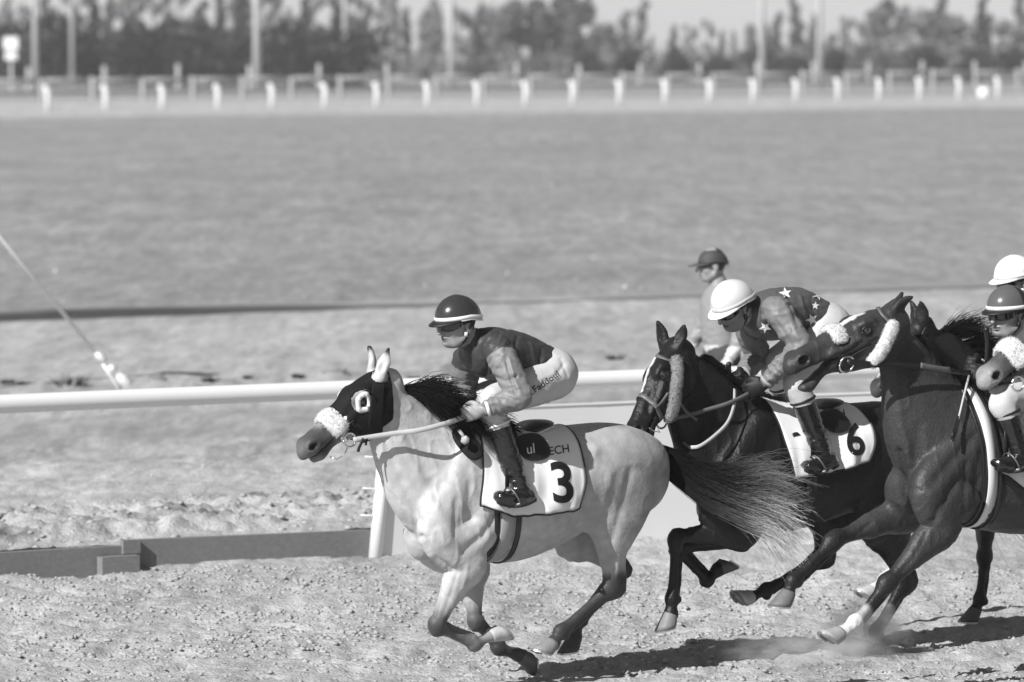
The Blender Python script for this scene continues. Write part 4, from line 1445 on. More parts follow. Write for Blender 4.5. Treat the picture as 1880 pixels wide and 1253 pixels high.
# ---- horse E: only its muzzle reaches into the picture at the right edge
fe_ = Frame(2240, 1300)
Pe = fe_.p
TE = trunk_from(fe_, [
    (1985, 600, 1962, 700, .062), (2022, 622, 1972, 750, .08), (2068, 660, 1992, 822, .115), (2115, 700, 2028, 905, .165),
    (2165, 722, 2080, 960, .225), (2230, 735, 2190, 985, .262), (2310, 740, 2300, 975, .275), (2390, 735, 2392, 955, .265),
    (2462, 733, 2470, 945, .255), (2520, 755, 2525, 940, .225), (2552, 790, 2552, 920, .15)])
LE = [
    ('fore', [Pe(2135, 770, .14), Pe(2050, 925, .17), Pe(2100, 985, .17), Pe(2010, 1100, .14), Pe(1985, 1205, .12), Pe(1968, 1232, .12)], .12),
    ('fore', [Pe(2120, 780, -.15), Pe(2035, 925, -.17), Pe(2080, 985, -.17), Pe(2060, 1115, -.14), Pe(2120, 1190, -.12), Pe(2145, 1200, -.12)], .12),
    ('hind', [Pe(2490, 830, .13), Pe(2440, 985, .15), Pe(2530, 1095, .13), Pe(2520, 1215, .12), Pe(2500, 1245, .12)], .12),
    ('hind', [Pe(2480, 830, -.13), Pe(2430, 985, -.14), Pe(2570, 1080, -.13), Pe(2640, 1180, -.12), Pe(2650, 1210, -.12)], .12)]
EARS_E = [ear(fe_, 1968, 580, .05, 1985, 540, .075, (.5, .8, .1)), ear(fe_, 1955, 578, -.05, 1958, 535, -.06, (.8, -.4, .1))]
def paintE(V, K):
    c = paint_bay(.075, LE, .04, None, None, 1.0)(V, K)
    c = dab(V, c, K['hp'](.60, -.03), (.10, .12, .05), .30, .6, .8)
    c = dab(V, c, K['hp'](.59, -.10), (.09, .12, .05), .30, .6, .8)
    for sg in (1, -1):
        c = dab(V, c, K['hp'](.562, -.050, sg * .045), (.033, .022, .026), .006, .25)
    return c
HE = build_horse(fe_, 'racehorse at the right edge with only its pale muzzle showing', dict(
    trunk=TE, poll=fe_.p(1968, 568), muzzle=fe_.p(1798, 678), ears=EARS_E, legs=LE, paint=paintE, mat=m_bay_coat, vox=.0105,
    mass=[((Pe(2065, 930)[0], .085, Pe(2065, 930)[2]), (.11, .10, .13), .05)]))

# ------------------------------------------------------------------ manes and tails
mane(HA, .0, 3.35, 5200, .26, .60, .30, .006, 2.0, seed=3, curl=.08)
mane(HA, .2, 2.2, 420, .17, 1.3, .9, .007, .2, seed=13, curl=.10)
mane(HB, .10, 3.2, 1000, .09, .8, .8, .010, .5, seed=4)
mane(HC, .05, 3.4, 1700, .19, .5, 1.0, .008, 1.0, seed=5)
mane(HD, .10, 3.6, 2400, .24, 1.6, .9, .010, .3, seed=6, curl=.09)
mane(HE, .10, 3.6, 500, .18, .5, 1.0, .010, .9, seed=7)

def tail(H, dock, way, n, tones, seed, spread=(.10, .16), r0=.003):
    """way: guide points of the tail from the dock backwards"""
    rng = np.random.default_rng(seed)
    m = 13
    W = crom(np.asarray(way), 8)
    tt = np.linspace(0, 1, len(W))
    G = []; TN = []
    for i in range(n):
        cl = int(rng.integers(0, 46)); cr = np.random.default_rng(seed * 77 + cl).normal(size=6)
        e = rng.uniform(.50, 1.0) if rng.random() < .75 else rng.uniform(.85, 1.08)
        kink = rng.normal(size=3) * np.array([.02, .03, .05]) + cr[3:6] * np.array([.02, .03, .06])
        ts = np.linspace(0, min(e, 1.0), m)
        P = np.stack([np.interp(ts, tt, W[:, k]) for k in range(3)], 1)
        off = np.array([cr[0], cr[1], cr[2]]) * .9 + rng.normal(size=3) * (.17 if rng.random() < .8 else .6)
        gr = (ts ** 1.15)[:, None]
        amp = np.array([.03, spread[0], spread[1]])
        wav = np.sin(ts * (7 + 1.8 * cr[3] + rng.normal() * .45) + cr[4] * 2)[:, None] * np.array([.014, .03, .048 + .016 * cr[5]]) * gr
        P = P + off * amp * gr + kink * (ts ** 3)[:, None] + wav + rng.normal(size=3) * .012 * (1 - gr)
        P[:, 2] -= rng.uniform(0, .07) * ts ** 2 + .05 * np.sin(ts * math.pi) * max(0, -cr[2]) * .6
        if e > 1: P[-1] += (P[-1] - P[-2]) * 1.2
        G.append(P)
        base = np.interp(ts, np.linspace(0, 1, len(tones)), tones)
        TN.append(base * rng.uniform(.6, 1.4) * (1.5 if cr[2] < .1 and rng.random() < .85 else .4))
    return strands('tail', None, np.array(G), m_hair, H['root'], np.array(TN), r0, .0005)
tail(HA, None, [fa.p(1178, 818), fa.p(1212, 834, .02), fa.p(1252, 856, .12), fa.p(1300, 880, .27), fa.p(1355, 899, .36), fa.p(1405, 912, .42), fa.p(1445, 935, .45)], 4600,
     [.006, .006, .006, .012, .08, .40, .75], 9, (.05, .078), .0016)
for H, fr, pts in ((HB, fb, [(1688, 782), (1725, 790), (1775, 810), (1840, 850), (1900, 900)]), (HC, fc, [(2225, 800), (2260, 812), (2310, 840), (2370, 880), (2430, 930)]),
                   (HD, fd_, [(2140, 735), (2170, 745), (2210, 770), (2260, 810), (2310, 850)]), (HE, fe_, [(2555, 785), (2590, 800), (2640, 830), (2700, 870), (2760, 920)])):
    tail(H, None, [fr.p(*q) for q in pts], 350, [.01, .012, .015, .02], 19)
# ================================================================== TACK AND RIDERS
m_blackleather = mat('black_leather', .012, .35, .5, var=.2, vscale=30, bump=.1, bscale=80)
m_blackcloth = mat('black_mesh_cloth', .010, .75, .18, var=.25, vscale=60, bump=.3, bscale=220, bdist=.004)
m_brownleather = mat('tan_leather', .12, .45, .5, var=.2, vscale=30)
m_greyweb = mat('grey_webbing', .34, .7, .3, var=.12, vscale=40, bump=.2, bscale=200, bdist=.003)
m_lightweb = mat('light_rubber_rein', .45, .6, .3, var=.1, vscale=40)
m_steel = mat('bit_steel', .75, .22, .5, metal=1.0)
m_wool = mat('sheepskin', .66, .95, .1, var=.10, vscale=60, bump=.5, bscale=130, bdist=.008)
m_greywool = mat('grey_sheepskin', .26, .95, .1, var=.15, vscale=60, bump=1.0, bscale=130, bdist=.01)
m_cloth = mat('white_saddle_cloth', .78, .75, .3, var=.04, vscale=10, bump=.15, bscale=25, bdist=.01)
m_piping = mat('black_piping', .012, .6, .4)
m_print = mat('black_print', .012, .6, .3)
m_whiteprint = mat('white_print', .7, .6, .3)

def ray_hit(bvh, fr, px, py):
    o, d = fr.ray(px, py)
    h = bvh.ray_cast(Vector(o), Vector(d))
    if h[0] is None: return None, None
    n = np.array(h[1])
    if n @ d > 0: n = -n
    return np.array(h[0]), n

def px_path(bvh, fr, pts, off=.004, sub=8, fill=True):
    Q = crom(np.asarray(pts, float), sub)
    P, Nn = [], []
    for q in Q:
        p, n = ray_hit(bvh, fr, *q)
        if p is None: continue
        P.append(p + n * off); Nn.append(n)
    P = np.array(P); Nn = np.array(Nn)
    if len(P) < 3: return np.zeros((0, 3)), np.zeros((0, 3))
    for _ in range(2):
        Nn[1:-1] = (Nn[:-2] + Nn[1:-1] * 2 + Nn[2:]) / 4
        P[1:-1] = (P[:-2] + P[1:-1] * 2 + P[2:]) / 4
    Nn /= np.linalg.norm(Nn, axis=1)[:, None]
    return P, Nn

def px_strap(bvh, fr, pts, w, m, parent, name='strap', off=.004, t=.005, sub=8):
    P, Nn = px_path(bvh, fr, pts, off, sub)
    if len(P) < 2: return None
    V, F = ribbon(P, Nn, w, t)
    return obj(name, V, F, m, parent, True)

def trunk_ring(H, c, e1, e2, n, off):
    P, Nn = [], []
    for a in np.linspace(0, 2 * math.pi, n, endpoint=False):
        d = e1 * math.cos(a) + e2 * math.sin(a)
        cs = H['cen'][np.argsort(H['cen'][:, 0])]; od = np.argsort(H['cen'][:, 0])
        h_ = np.interp(c[0], cs[:, 0], H['hh'][od]); w_ = np.interp(c[0], cs[:, 0], H['ww'][od])
        r = 1 / math.sqrt((d[1] / w_) ** 2 + (d[2] / h_) ** 2)
        h = H['bvh'].ray_cast(Vector(c), Vector(d))
        q = (np.array(h[0]) - c) @ d if h[0] is not None else r
        q = min(max(q, r * .97), r * 1.20)
        P.append(c + d * (q + off)); Nn.append(d)
    return smooth_loop(np.array(P), 3), np.array(Nn)

def loop_hits(bvh, c, e1, e2, angs, off, R=.7):
    P, Nn = [], []
    for a in angs:
        d = e1 * math.cos(a) + e2 * math.sin(a)
        h = bvh.ray_cast(Vector(c + d * R), Vector(-d))
        if h[0] is None: continue
        n = np.array(h[1]); n = n if n @ d > 0 else -n
        P.append(np.array(h[0]) + d * off); Nn.append(unit(n * .5 + d * .5))
    return np.array(P), np.array(Nn)

def smooth_loop(P, n=2, closed=True):
    for _ in range(n):
        if closed: P = (np.roll(P, 1, 0) + 2 * P + np.roll(P, -1, 0)) / 4
        else: P = np.vstack([P[:1], (P[:-2] + 2 * P[1:-1] + P[2:]) / 4, P[-1:]])
    return P

def band_loop(bvh, c, e1, e2, w, m, parent, name, off=.004, t=.005, R=.7, n=48, angs=None):
    closed = angs is None
    aa = np.linspace(0, 2 * math.pi, n, endpoint=False) if closed else angs
    P, Nn = loop_hits(bvh, c, e1, e2, aa, off, R)
    if len(P) < 3: return None
    P = smooth_loop(P, 2, closed)
    V, F = ribbon(P, Nn, w, t, closed)
    return obj(name, V, F, m, parent, True)

def shell(G, Nn, th, m, parent, name):
    """closed thin shell over a grid of points G (a,b,3) with normals"""
    a, b, _ = G.shape
    V = np.concatenate([(G + Nn * th).reshape(-1, 3), G.reshape(-1, 3)])
    F = []
    o = a * b
    for i in range(a - 1):
        for j in range(b - 1):
            q = i * b + j
            F.append((q, q + 1, q + b + 1, q + b)); F.append((o + q, o + q + b, o + q + b + 1, o + q + 1))
    rim = [i * b for i in range(a)] + [(a - 1) * b + j for j in range(1, b)] + [i * b + b - 1 for i in range(a - 2, -1, -1)] + [j for j in range(b - 2, 0, -1)]
    for k in range(len(rim)):
        p, q = rim[k], rim[(k + 1) % len(rim)]
        F.append((p, q, o + q, o + p))
    return obj(name, V, F, m, parent, True), V, F

def text_geo(txt, bold=0.0):
    cu = bpy.data.curves.new('t', 'FONT')
    cu.body = txt; cu.size = 1.0; cu.offset = bold; cu.resolution_u = 6; cu.fill_mode = 'BOTH'
    o = bpy.data.objects.new('t', cu); COL.objects.link(o)
    bpy.context.view_layer.update()
    me = bpy.data.meshes.new_from_object(o.evaluated_get(bpy.context.evaluated_depsgraph_get()))
    bm = bmesh.new(); bm.from_mesh(me)
    bmesh.ops.triangulate(bm, faces=bm.faces[:])
    for _ in range(4):
        ed = [e for e in bm.edges if e.calc_length() > .12]
        if not ed: break
        bmesh.ops.subdivide_edges(bm, edges=ed, cuts=1)
        bmesh.ops.triangulate(bm, faces=bm.faces[:])
    V = np.array([v.co[:] for v in bm.verts]); F = [[v.index for v in f.verts] for f in bm.faces]
    bm.free()
    bpy.data.objects.remove(o); bpy.data.curves.remove(cu); bpy.data.meshes.remove(me)
    return V, F

def flat_print(V2, F, to_px, bvh, fr, m, parent, name, off=.003):
    """lay a flat outline (unit coordinates) on a surface: to_px maps (x,y) in 0..1 to the picture"""
    lo, hi = V2[:, :2].min(0), V2[:, :2].max(0)
    U = (V2[:, :2] - lo) / (hi - lo)
    out = []; ok = []
    for u in U:
        p, n = ray_hit(bvh, fr, *to_px(u))
        ok.append(p is not None)
        out.append(p + n * off if p is not None else np.zeros(3))
    F = [f for f in F if all(ok[i] for i in f)]
    return obj(name, np.array(out), F, m, parent, True) if F else None

def quad_px(ll, lr, ul):
    ll, lr, ul = (np.asarray(q, float) for q in (ll, lr, ul))
    return lambda u: ll + (lr - ll) * u[0] + (ul - ll) * u[1]

def saddle_cloth(H, label, top_f, top_b, bot_f, bot_b, mid_b, bot_px, cloth=m_cloth, piping=True):
    """top_f etc. are picture points of the corners on the near side; bot_px: lower edge polyline in the picture"""
    fr = H['fr']
    f0t, f1t = fr.p(*top_f)[0], fr.p(*top_b)[0]
    f0b, f1b, f1m = fr.p(*bot_f, .26)[0], fr.p(*bot_b, .26)[0], fr.p(*mid_b, .26)[0]
    bl = np.array([fr.p(x, y, .26) for x, y in bot_px]); bl = bl[np.argsort(bl[:, 0])]
    cen = H['cen'][np.argsort(H['cen'][:, 0])]
    na, nb = 30, 40
    G = np.zeros((na, nb, 3)); Nn = np.zeros((na, nb, 3))
    for i in range(na):
        p = i / (na - 1)
        for j in range(nb):
            t = j / (nb - 1) * 2 - .72                 # -.72 far side .. 1.28 near bottom -> normalise
            tt = min(max(t / 1.28, 0), 1)
            ff = f0t + (f0b - f0t) * tt ** 1.3
            fb_ = f1t + (f1m - f1t) * math.sin(min(tt / .8, 1) * math.pi / 2) + (f1b - f1m) * max(0, (tt - .8) / .2)
            x = ff + (fb_ - ff) * p
            cz = np.interp(x, cen[:, 0], cen[:, 2])
            ub = np.interp(x, bl[:, 0], bl[:, 2])
            # angle of the lower edge at this x
            phi_b = math.pi / 2 + math.atan2(cz - ub, .27)
            phi = (t / 1.28) * phi_b if t > 0 else t * 1.9
            d = np.array([0, math.sin(phi), math.cos(phi)])
            c = np.array([x, 0, cz])
            h = H['bvh'].ray_cast(Vector(c + d * .9), Vector(-d))
            q = np.array(h[0]) if h[0] is not None else c + d * .25
            G[i, j] = q; Nn[i, j] = d
    for _ in range(3):
        G[1:-1] = (G[:-2] + 2 * G[1:-1] + G[2:]) / 4
        G[:, 1:-1] = (G[:, :-2] + 2 * G[:, 1:-1] + G[:, 2:]) / 4
    wr = fbm(G.reshape(-1, 3) * [14, 5, 5], 2, 31).reshape(na, nb)
    tcol = np.clip((np.arange(nb) / (nb - 1) - .6) / .4, 0, 1)[None, :]
    wr2 = fbm(G.reshape(-1, 3) * [22, 4, 9], 2, 37).reshape(na, nb)
    G = G + Nn * (.012 + tcol * (.010 + np.maximum(wr, -.45) * .022 + wr2 * .006))[:, :, None]
    G[:, :, 0] += (wr2 * .006 * tcol)
    root = fempty('saddle_cloth', label, 'saddle cloth', fr, G[na // 2, 20])
    ob, V, F = shell(G, Nn, .0035, cloth, root, 'cloth')
    if piping:
        path = [G[i, -1] for i in range(na)] + [G[-1, j] for j in range(nb - 2, -1, -1)]
        Vp, Fp = tube(np.array(path) + np.array([0, .003, 0]), .0050, 6); obj('piping', Vp, Fp, m_piping, root)
        Vp, Fp = tube(G[0] + np.array([0, .003, 0]), .0042, 6); obj('piping', Vp, Fp, m_piping, root)
    return root, bvh_of(V, F)

def disc_pad(bvh, fr, px, py, ra, rb, th, m, parent, name, tilt=0.0):
    p, n = ray_hit(bvh, fr, px, py)
    x = unit(np.array([1.0, 0, 0]) - n * n[0]); y = np.cross(n, x)
    x, y = x * math.cos(tilt) + y * math.sin(tilt), -x * math.sin(tilt) + y * math.cos(tilt)
    V = ICO2V.copy()
    V = np.sign(V) * np.abs(V) ** .8
    W = p + n * (th * .35) + V[:, :1] * ra * x + V[:, 1:2] * rb * y + V[:, 2:3] * th * n
    return obj(name, W, ICO2F, m, parent), W

# ------------------------------------------------------------------ riders
m_skin = mat('skin', .30, .5, .4, attr='tone', var=.08, vscale=30, bump=.05, bscale=120)
m_breeches = mat('white_breeches', .52, .6, .35, var=.04, vscale=8, bump=.25, bscale=16, bdist=.012)
m_boot = mat('black_boot', .010, .16, .6, coat=.5, bump=.5, bscale=26, bdist=.01, stretch=(1, 1, 2.5))
m_silk = mat('racing_silk', attr='tone', rough=.50, spec=.35, var=.06, vscale=9, bump=.22, bscale=10, bdist=.02)
m_glove = mat('black_glove', .012, .6, .4, bump=.2, bscale=120)
m_lens = mat('goggle_lens', .008, .07, .7, coat=.6)
m_strap = mat('black_strap', .014, .5, .4)
m_white_trim = mat('white_trim', .75, .5, .4)

def vnormals(V, F):
    N = np.zeros_like(V)
    a = V[F[:, 2]] - V[F[:, 0]]; b = V[F[:, 3]] - V[F[:, 1]]
    fn = np.cross(a, b)
    for k in range(4): np.add.at(N, F[:, k], fn)
    return N / (np.linalg.norm(N, axis=1)[:, None] + 1e-12)

def wrinkle(V, F, amp, fr_=(16, 16, 16), seed=1, mask=None):
    N = vnormals(V, F)
    r = 1 - np.abs(fbm(V * np.asarray(fr_), 2, seed)) * 1.6
    d = amp * r
    if mask is not None: d = d * mask
    return V + N * d[:, None]

def head_axes(pitch, yaw=0.0):
    """columns: forward, left, up of a head in frame coordinates (pitch > 0 looks down)"""
    f = np.array([math.cos(pitch) * math.cos(yaw), math.cos(pitch) * math.sin(yaw), -math.sin(pitch)])
    l = unit(np.cross([0, 0, 1.0], f)); u = np.cross(f, l)
    return np.stack([f, l, u], 1)

def hand(fd, w, d, pn, side, r=.0085, infl=0.0):
    """fist round the reins: w wrist, d towards the knuckles, pn palm normal (inwards), side towards the thumb"""
    d = unit(d); pn = unit(pn - d * (pn @ d)); side = unit(side - d * (side @ d) - pn * (side @ pn))
    R = np.stack([d, side, pn], 1)
    fd.sweep([w - d * .03, w, w + d * .03], [.024 + infl, .024 + infl, .030 + infl], [.020 + infl, .019 + infl, .018 + infl], lat=pn, k=.012, sub=2)
    fd.ell(w + d * .055, np.array([.046, .040, .019]) + infl, R, k=.015)
    lens = (.036, .042, .040, .032)
    for i in range(4):
        b = w + d * .086 + side * (.030 - i * .0205)
        L = lens[i]
        p1 = b + d * L * .62 + pn * L * .55
        p2 = p1 + pn * L * .62 - d * L * .35
        p3 = p2 - d * L * .75 - pn * L * .10
        rr = (r + infl) * (1.0, 1.04, 1.0, .86)[i]
        fd.sweep([b - d * .015, b, p1, p2, p3], [rr * 1.12, rr * 1.12, rr * 1.05, rr, rr * .85], [rr * 1.12, rr * 1.12, rr, rr, rr * .85], lat=side, k=.004, sub=2)
    t0 = w + d * .022 + side * .034 + pn * .008
    fd.sweep([t0, t0 + d * .030 + side * .016 + pn * .010, t0 + d * .058 + side * .010 + pn * .026, t0 + d * .074 + side * .002 + pn * .038],
             [.014 + infl, .0115 + infl, .0105 + infl, .008 + infl], [.014 + infl, .0115 + infl, .0105 + infl, .008 + infl], lat=pn, k=.008, sub=2)

def build_person(fr, label, J, o):
    """J: joints in frame coordinates, o: options (tones, helmet ...)"""
    J = {k: np.asarray(v, float) for k, v in J.items()}
    root = fempty('person', label, 'person', fr, J['pelvis'] if not o.get('standing') else J['pelvis'] * [1, 1, 0], o.get('group'))
    RH = head_axes(o.get('pitch', 0), o.get('yaw', 0))
    hc = J['head']
    def hd(x, y, z): return hc + RH @ np.array([x, y, z])
    pts = np.array(list(J.values()))
    lo = pts.min(0) - .20; hi = pts.max(0) + .20; hi[2] += .05
    vox = o.get('vox', .0068)
    # ---- body: one continuous skin surface
    fd = Field(lo, hi, vox)
    tor = [J['pelvis'], J['mid'], J['chest'], J['chest'] * .45 + J['neck'] * .55]
    th = np.array([.100, .098, .105, .07]); tw = np.array([.145, .135, .165, .10])
    fd.sweep(tor, th, tw, k=.02, sub=4, blur=2)
    fd.sweep([J['neck'] * .8 + J['chest'] * .2, J['neck'], hd(-.025, 0, -.065)], [.062, .056, .054], [.062, .056, .054], k=.03, sub=3)
    fd.ell(hd(-.012, 0, .022), (.098, .077, .100), RH, k=.02)
    fd.ell(hd(.038, 0, -.045), (.058, .060, .078), RH, k=.03)
    fd.ell(hd(.058, 0, -.098), (.036, .034, .026), RH, k=.03)
    fd.sweep([hd(.094, 0, .004), hd(.110, 0, -.018), hd(.121, 0, -.042)], [.008, .010, .0115], [.008, .010, .0135], lat=RH[:, 1], k=.010, sub=3)
    fd.ell(hd(.094, 0, -.068), (.012, .024, .0065), RH, k=.006)
    fd.ell(hd(.091, 0, -.081), (.012, .021, .007), RH, k=.006)
    fd.ell(hd(.110, 0, -.0745), (.018, .028, .0034), RH, k=.003, op='sub')
    fd.ell(hd(.098, 0, -.090), (.014, .020, .004), RH, k=.006, op='sub')
    for sg in (1, -1):
        fd.ell(hd(.075, sg * .033, .012), (.022, .026, .010), RH, k=.015)
        fd.ell(hd(.097, sg * .032, -.006), (.014, .016, .009), RH, k=.01, op='sub')
        fd.ell(hd(.082, sg * .032, -.006), (.013, .013, .013), RH, k=.004)
        fd.ell(hd(.058, sg * .047, -.038), (.026, .016, .020), RH, k=.02)
        fd.ell(hd(-.008, sg * .082, -.024), (.022, .010, .034), RH, k=.008)
        fd.ell(hd(.000, sg * .092, -.024), (.011, .006, .020), RH, k=.004, op='sub')
        fd.sweep([hd(.0, sg * .062, -.075), hd(.05, sg * .035, -.105)], .016, .016, k=.03, sub=1)
    for sd in ('n', 'f'):
        sg = 1 if sd == 'n' else -1
        s_, e_, w_ = J['shoulder_' + sd], J['elbow_' + sd], J['wrist_' + sd]
        fd.sweep([s_ + unit(J['chest'] - s_) * .05, s_, s_ * .5 + e_ * .5, e_, e_ * .6 + w_ * .4, w_], [.050, .052, .044, .038, .036, .024], [.050, .052, .044, .038, .036, .022], k=.03, sub=3)
        dh = J['hand_' + sd] - w_
        hand(fd, w_, dh, np.array(o.get('palm_' + sd, (0, -sg, -.15))), np.array(o.get('thumb', (.1, .25 * sg, 1.0))))
        h_, k_, a_k, t_ = J['hip_' + sd], J['knee_' + sd], J['ankle_' + sd], J['toe_' + sd]
        fd.sweep([h_, h_ * .6 + k_ * .4, k_, k_ * .6 + a_k * .4, a_k], [.085, .075, .052, .050, .034], [.085, .075, .052, .050, .034], k=.03, sub=3)
        df = unit(a_k - k_) * .035
        fd.sweep([a_k, a_k * .6 + t_ * .4 + df, a_k * .3 + t_ * .7 + df], [.026, .018, .012], [.026, .024, .018], k=.012, sub=2)
    V, F = fd.mesh()
    sk = np.full(len(V), .30) * (1 + .12 * fbm(V * 40, 2, 3))
    R3 = lambda a, b, c: np.array([a, b, c])
    W = (V - hc) @ RH
    def sd(c, r): return np.exp(-(((W - R3(*c)) / R3(*r)) ** 2).sum(1))
    sk *= 1 - .50 * sd((.10, 0, -.0745), (.02, .026, .011)) - .45 * sd((.105, 0, -.0745), (.03, .028, .005))
    sk *= 1 - .30 * sd((.06, 0, -.09), (.05, .07, .03))
    for sg in (1, -1):
        sk *= 1 - .8 * sd((.118, sg * .008, -.052), (.01, .006, .005))
        sk *= 1 - .75 * sd((.098, sg * .034, .014), (.02, .024, .006))
        sk *= 1 - .85 * sd((.092, sg * .032, -.006), (.015, .014, .007))
        sk *= 1 - .3 * sd((-.005, sg * .09, -.024), (.012, .01, .018))
    sk = np.where((W[:, 0] < -.03) & (W[:, 2] > -.05) & (np.abs(W[:, 1]) < .12) & (np.linalg.norm(W, axis=1) < .14), .03, sk)
    body = obj('body', V, F, m_skin, root, True, {'tone': np.clip(sk, .01, 1)})
    # ---- jersey
    fj = Field(lo, hi, vox)
    fat = o.get('fat', 0.0)
    fj.sweep([J['pelvis'] * .78 + J['mid'] * .22, J['mid'], J['chest'], J['chest'] * .55 + J['neck'] * .45], np.array([.108, .125, .128, .072]) + fat, np.array([.158, .160, .185, .10]) + fat, k=.02, sub=4, blur=3)
    fj.sweep([J['chest'] * .5 + J['neck'] * .5, J['neck'] * .85 + hd(-.02, 0, -.07) * .15], [.075, .062], [.075, .064], k=.03, sub=2)
    for sd in ('n', 'f'):
        s_, e_, w_ = J['shoulder_' + sd], J['elbow_' + sd], J['wrist_' + sd]
        fj.sweep([s_ + unit(J['chest'] - s_) * .06, s_, s_ * .5 + e_ * .5, e_, e_ * .55 + w_ * .45, e_ * .1 + w_ * .9], np.array([.068, .074, .066, .058, .050, .034]), np.array([.068, .074, .066, .058, .050, .034]), k=.03, sub=4, blur=1)
    V, F = fj.mesh()
    arm = np.minimum(seg_dist(V, J['shoulder_n'], J['elbow_n'])[0], seg_dist(V, J['elbow_n'], J['wrist_n'])[0])
    arm = np.minimum(arm, np.minimum(seg_dist(V, J['shoulder_f'], J['elbow_f'])[0], seg_dist(V, J['elbow_f'], J['wrist_f'])[0]))
    onarm = 1 - smooth(.075, .11, arm)
    V = wrinkle(V, F, .009, (8, 8, 19), 3, .45 + .55 * onarm)
    V = wrinkle(V, F, .0022, (24, 24, 30), 5)
    for sd in ('n', 'f'):       # gathered cloth towards the cuffs
        dd_, tt_ = seg_dist(V, J['elbow_' + sd], J['wrist_' + sd])
        axq = unit(J['wrist_' + sd] - J['elbow_' + sd])
        al = V @ axq
        gath = np.sin(al * 190 + 3.0 * fbm(V * 14, 2, 23)) * (1 - smooth(.07, .10, dd_)) * smooth(.25, .8, tt_)
        V = V + vnormals(V, F) * (gath * .0042)[:, None]
    V = sculpt(V, F, fr, o.get('folds', ()))
    tone = o['jersey'](V, J, arm)
    jersey = obj('jersey', V, F, m_silk, root, True, {'tone': tone})
    for sd in ('n', 'f'):
        e_, w_ = J['elbow_' + sd], J['wrist_' + sd]
        ax_ = unit(w_ - e_); p_ = unit(np.cross(ax_, [0, 0, 1.0])); q_ = np.cross(ax_, p_)
        Vc, Fc = tube([w_ - ax_ * .018 + .034 * (math.cos(a) * p_ + math.sin(a) * q_) for a in np.linspace(0, 2 * math.pi, 21)], .010, 6)
        obj('cuff', Vc, Fc, m_white_trim if not o.get('gloves') else m_greyweb, jersey)
    jb = bvh_of(V, F)
    # ---- breeches
    fb2 = Field(lo, hi, vox)
    fb2.sweep([J['pelvis'] * 1.12 - J['mid'] * .12, J['pelvis'], J['pelvis'] * .7 + J['mid'] * .3], [.100, .115, .105], [.155, .165, .155], k=.02, sub=3)
    for sd in ('n', 'f'):
        h_, k_, a_k = J['hip_' + sd], J['knee_' + sd], J['ankle_' + sd]
        end = .88 if o.get('standing') else .27
        fb2.sweep([h_ * 1.05 - k_ * .05, h_ * .7 + k_ * .3, h_ * .35 + k_ * .65, k_, k_ * (1 - end) + a_k * end], [.115, .105, .085, .070, .062], [.110, .098, .080, .068, .062], k=.05, sub=4, blur=1)
    V, F = fb2.mesh()
    V = wrinkle(V, F, .0035, (9, 9, 12), 9)
    V = sculpt(V, F, fr, o.get('leg_folds', ()))
    br = obj('trousers' if o.get('standing') else 'breeches', V, F, o.get('breeches', m_breeches), root)
    bb = bvh_of(V, F)
    # ---- boots
    for sd in ('n', 'f'):
        k_, a_k, t_ = J['knee_' + sd], J['ankle_' + sd], J['toe_' + sd]
        d = unit(a_k - k_); fwd = unit(t_ - a_k - d * ((t_ - a_k) @ d))
        fo = Field(np.minimum(np.minimum(k_, a_k), t_) - .13, np.maximum(np.maximum(k_, a_k), t_) + .13, .006)
        heel = a_k + d * .055 - fwd * .035
        top = k_ * (.73 if not o.get('standing') else .12) + a_k * (.27 if not o.get('standing') else .88)
        fo.sweep([top, top * .7 + a_k * .3, top * .3 + a_k * .7, a_k, a_k + d * .03], [.064, .061, .052, .046, .047], [.062, .059, .049, .044, .045], k=.0, sub=4)
        fo.sweep([heel, a_k * .5 + t_ * .5 + d * .045, t_ + d * .012], [.038, .036, .024], [.040, .046, .038], k=.025, sub=3)
        fo.cut(top + d * .004, -d)
        V, F = fo.mesh()
        msk = smooth(.10, .2, np.linalg.norm(V - top, axis=1))
        V = wrinkle(V, F, .007, (9, 9, 40), 15, msk)
        bt = obj('boot', V, F, m_boot, root)
        sole = [heel + d * .034 - fwd * .03, heel + d * .034 + fwd * .03, a_k * .5 + t_ * .5 + d * .074, t_ + d * .030 + fwd * .02]
        Vs, Fs = tube(crom(np.array(sole), 4), [.020] * 12 + [.014], 8, flat=1.0)
        obj('sole', Vs, Fs, m_strap, bt)
        if not o.get('standing'):
            lat = unit(np.cross(d, fwd))
            Vc, Fc = tube([top - d * .006 + .064 * (math.cos(a) * fwd + math.sin(a) * lat) for a in np.linspace(0, 2 * math.pi, 25)], .008, 6)
            obj('boot_cuff', Vc, Fc, m_strap if o.get('dark_cuff') else m_white_trim, bt)
    # ---- helmet
    hel = o['helmet']
    def ring(z, sx=1.0, dx=0.0): pass
    a0, b0, c0 = (.127, .103, .105) if not o.get('standing') else (.112, .090, .085)
    V = []; F = []; n = 40; rows = 14
    for i in range(rows + 1):
        ph = math.radians(-8) + (math.pi / 2 - math.radians(-8)) * i / rows
        for k in range(n):
            t = 2 * math.pi * k / n
            x, y, zz = a0 * math.cos(ph) * math.cos(t), b0 * math.cos(ph) * math.sin(t), c0 * math.sin(ph)
            drop = -.028 * max(0, -math.cos(t)) * (1 - i / rows)
            V.append(hd(x - .012, y, zz + .030 + drop))
    for i in range(rows):
        for k in range(n):
            q = i * n + k; r_ = i * n + (k + 1) % n
            F.append((q, r_, r_ + n, q + n))
    V = np.array(V)
    tn = np.full(len(V), hel['tone'])
    if 'tone2' in hel:
        ang = np.tile(np.arange(n), rows + 1)
        front = (ang < n * .25) | (ang >= n * .75)
        tn = np.where(front, hel['tone2'], hel['tone'])
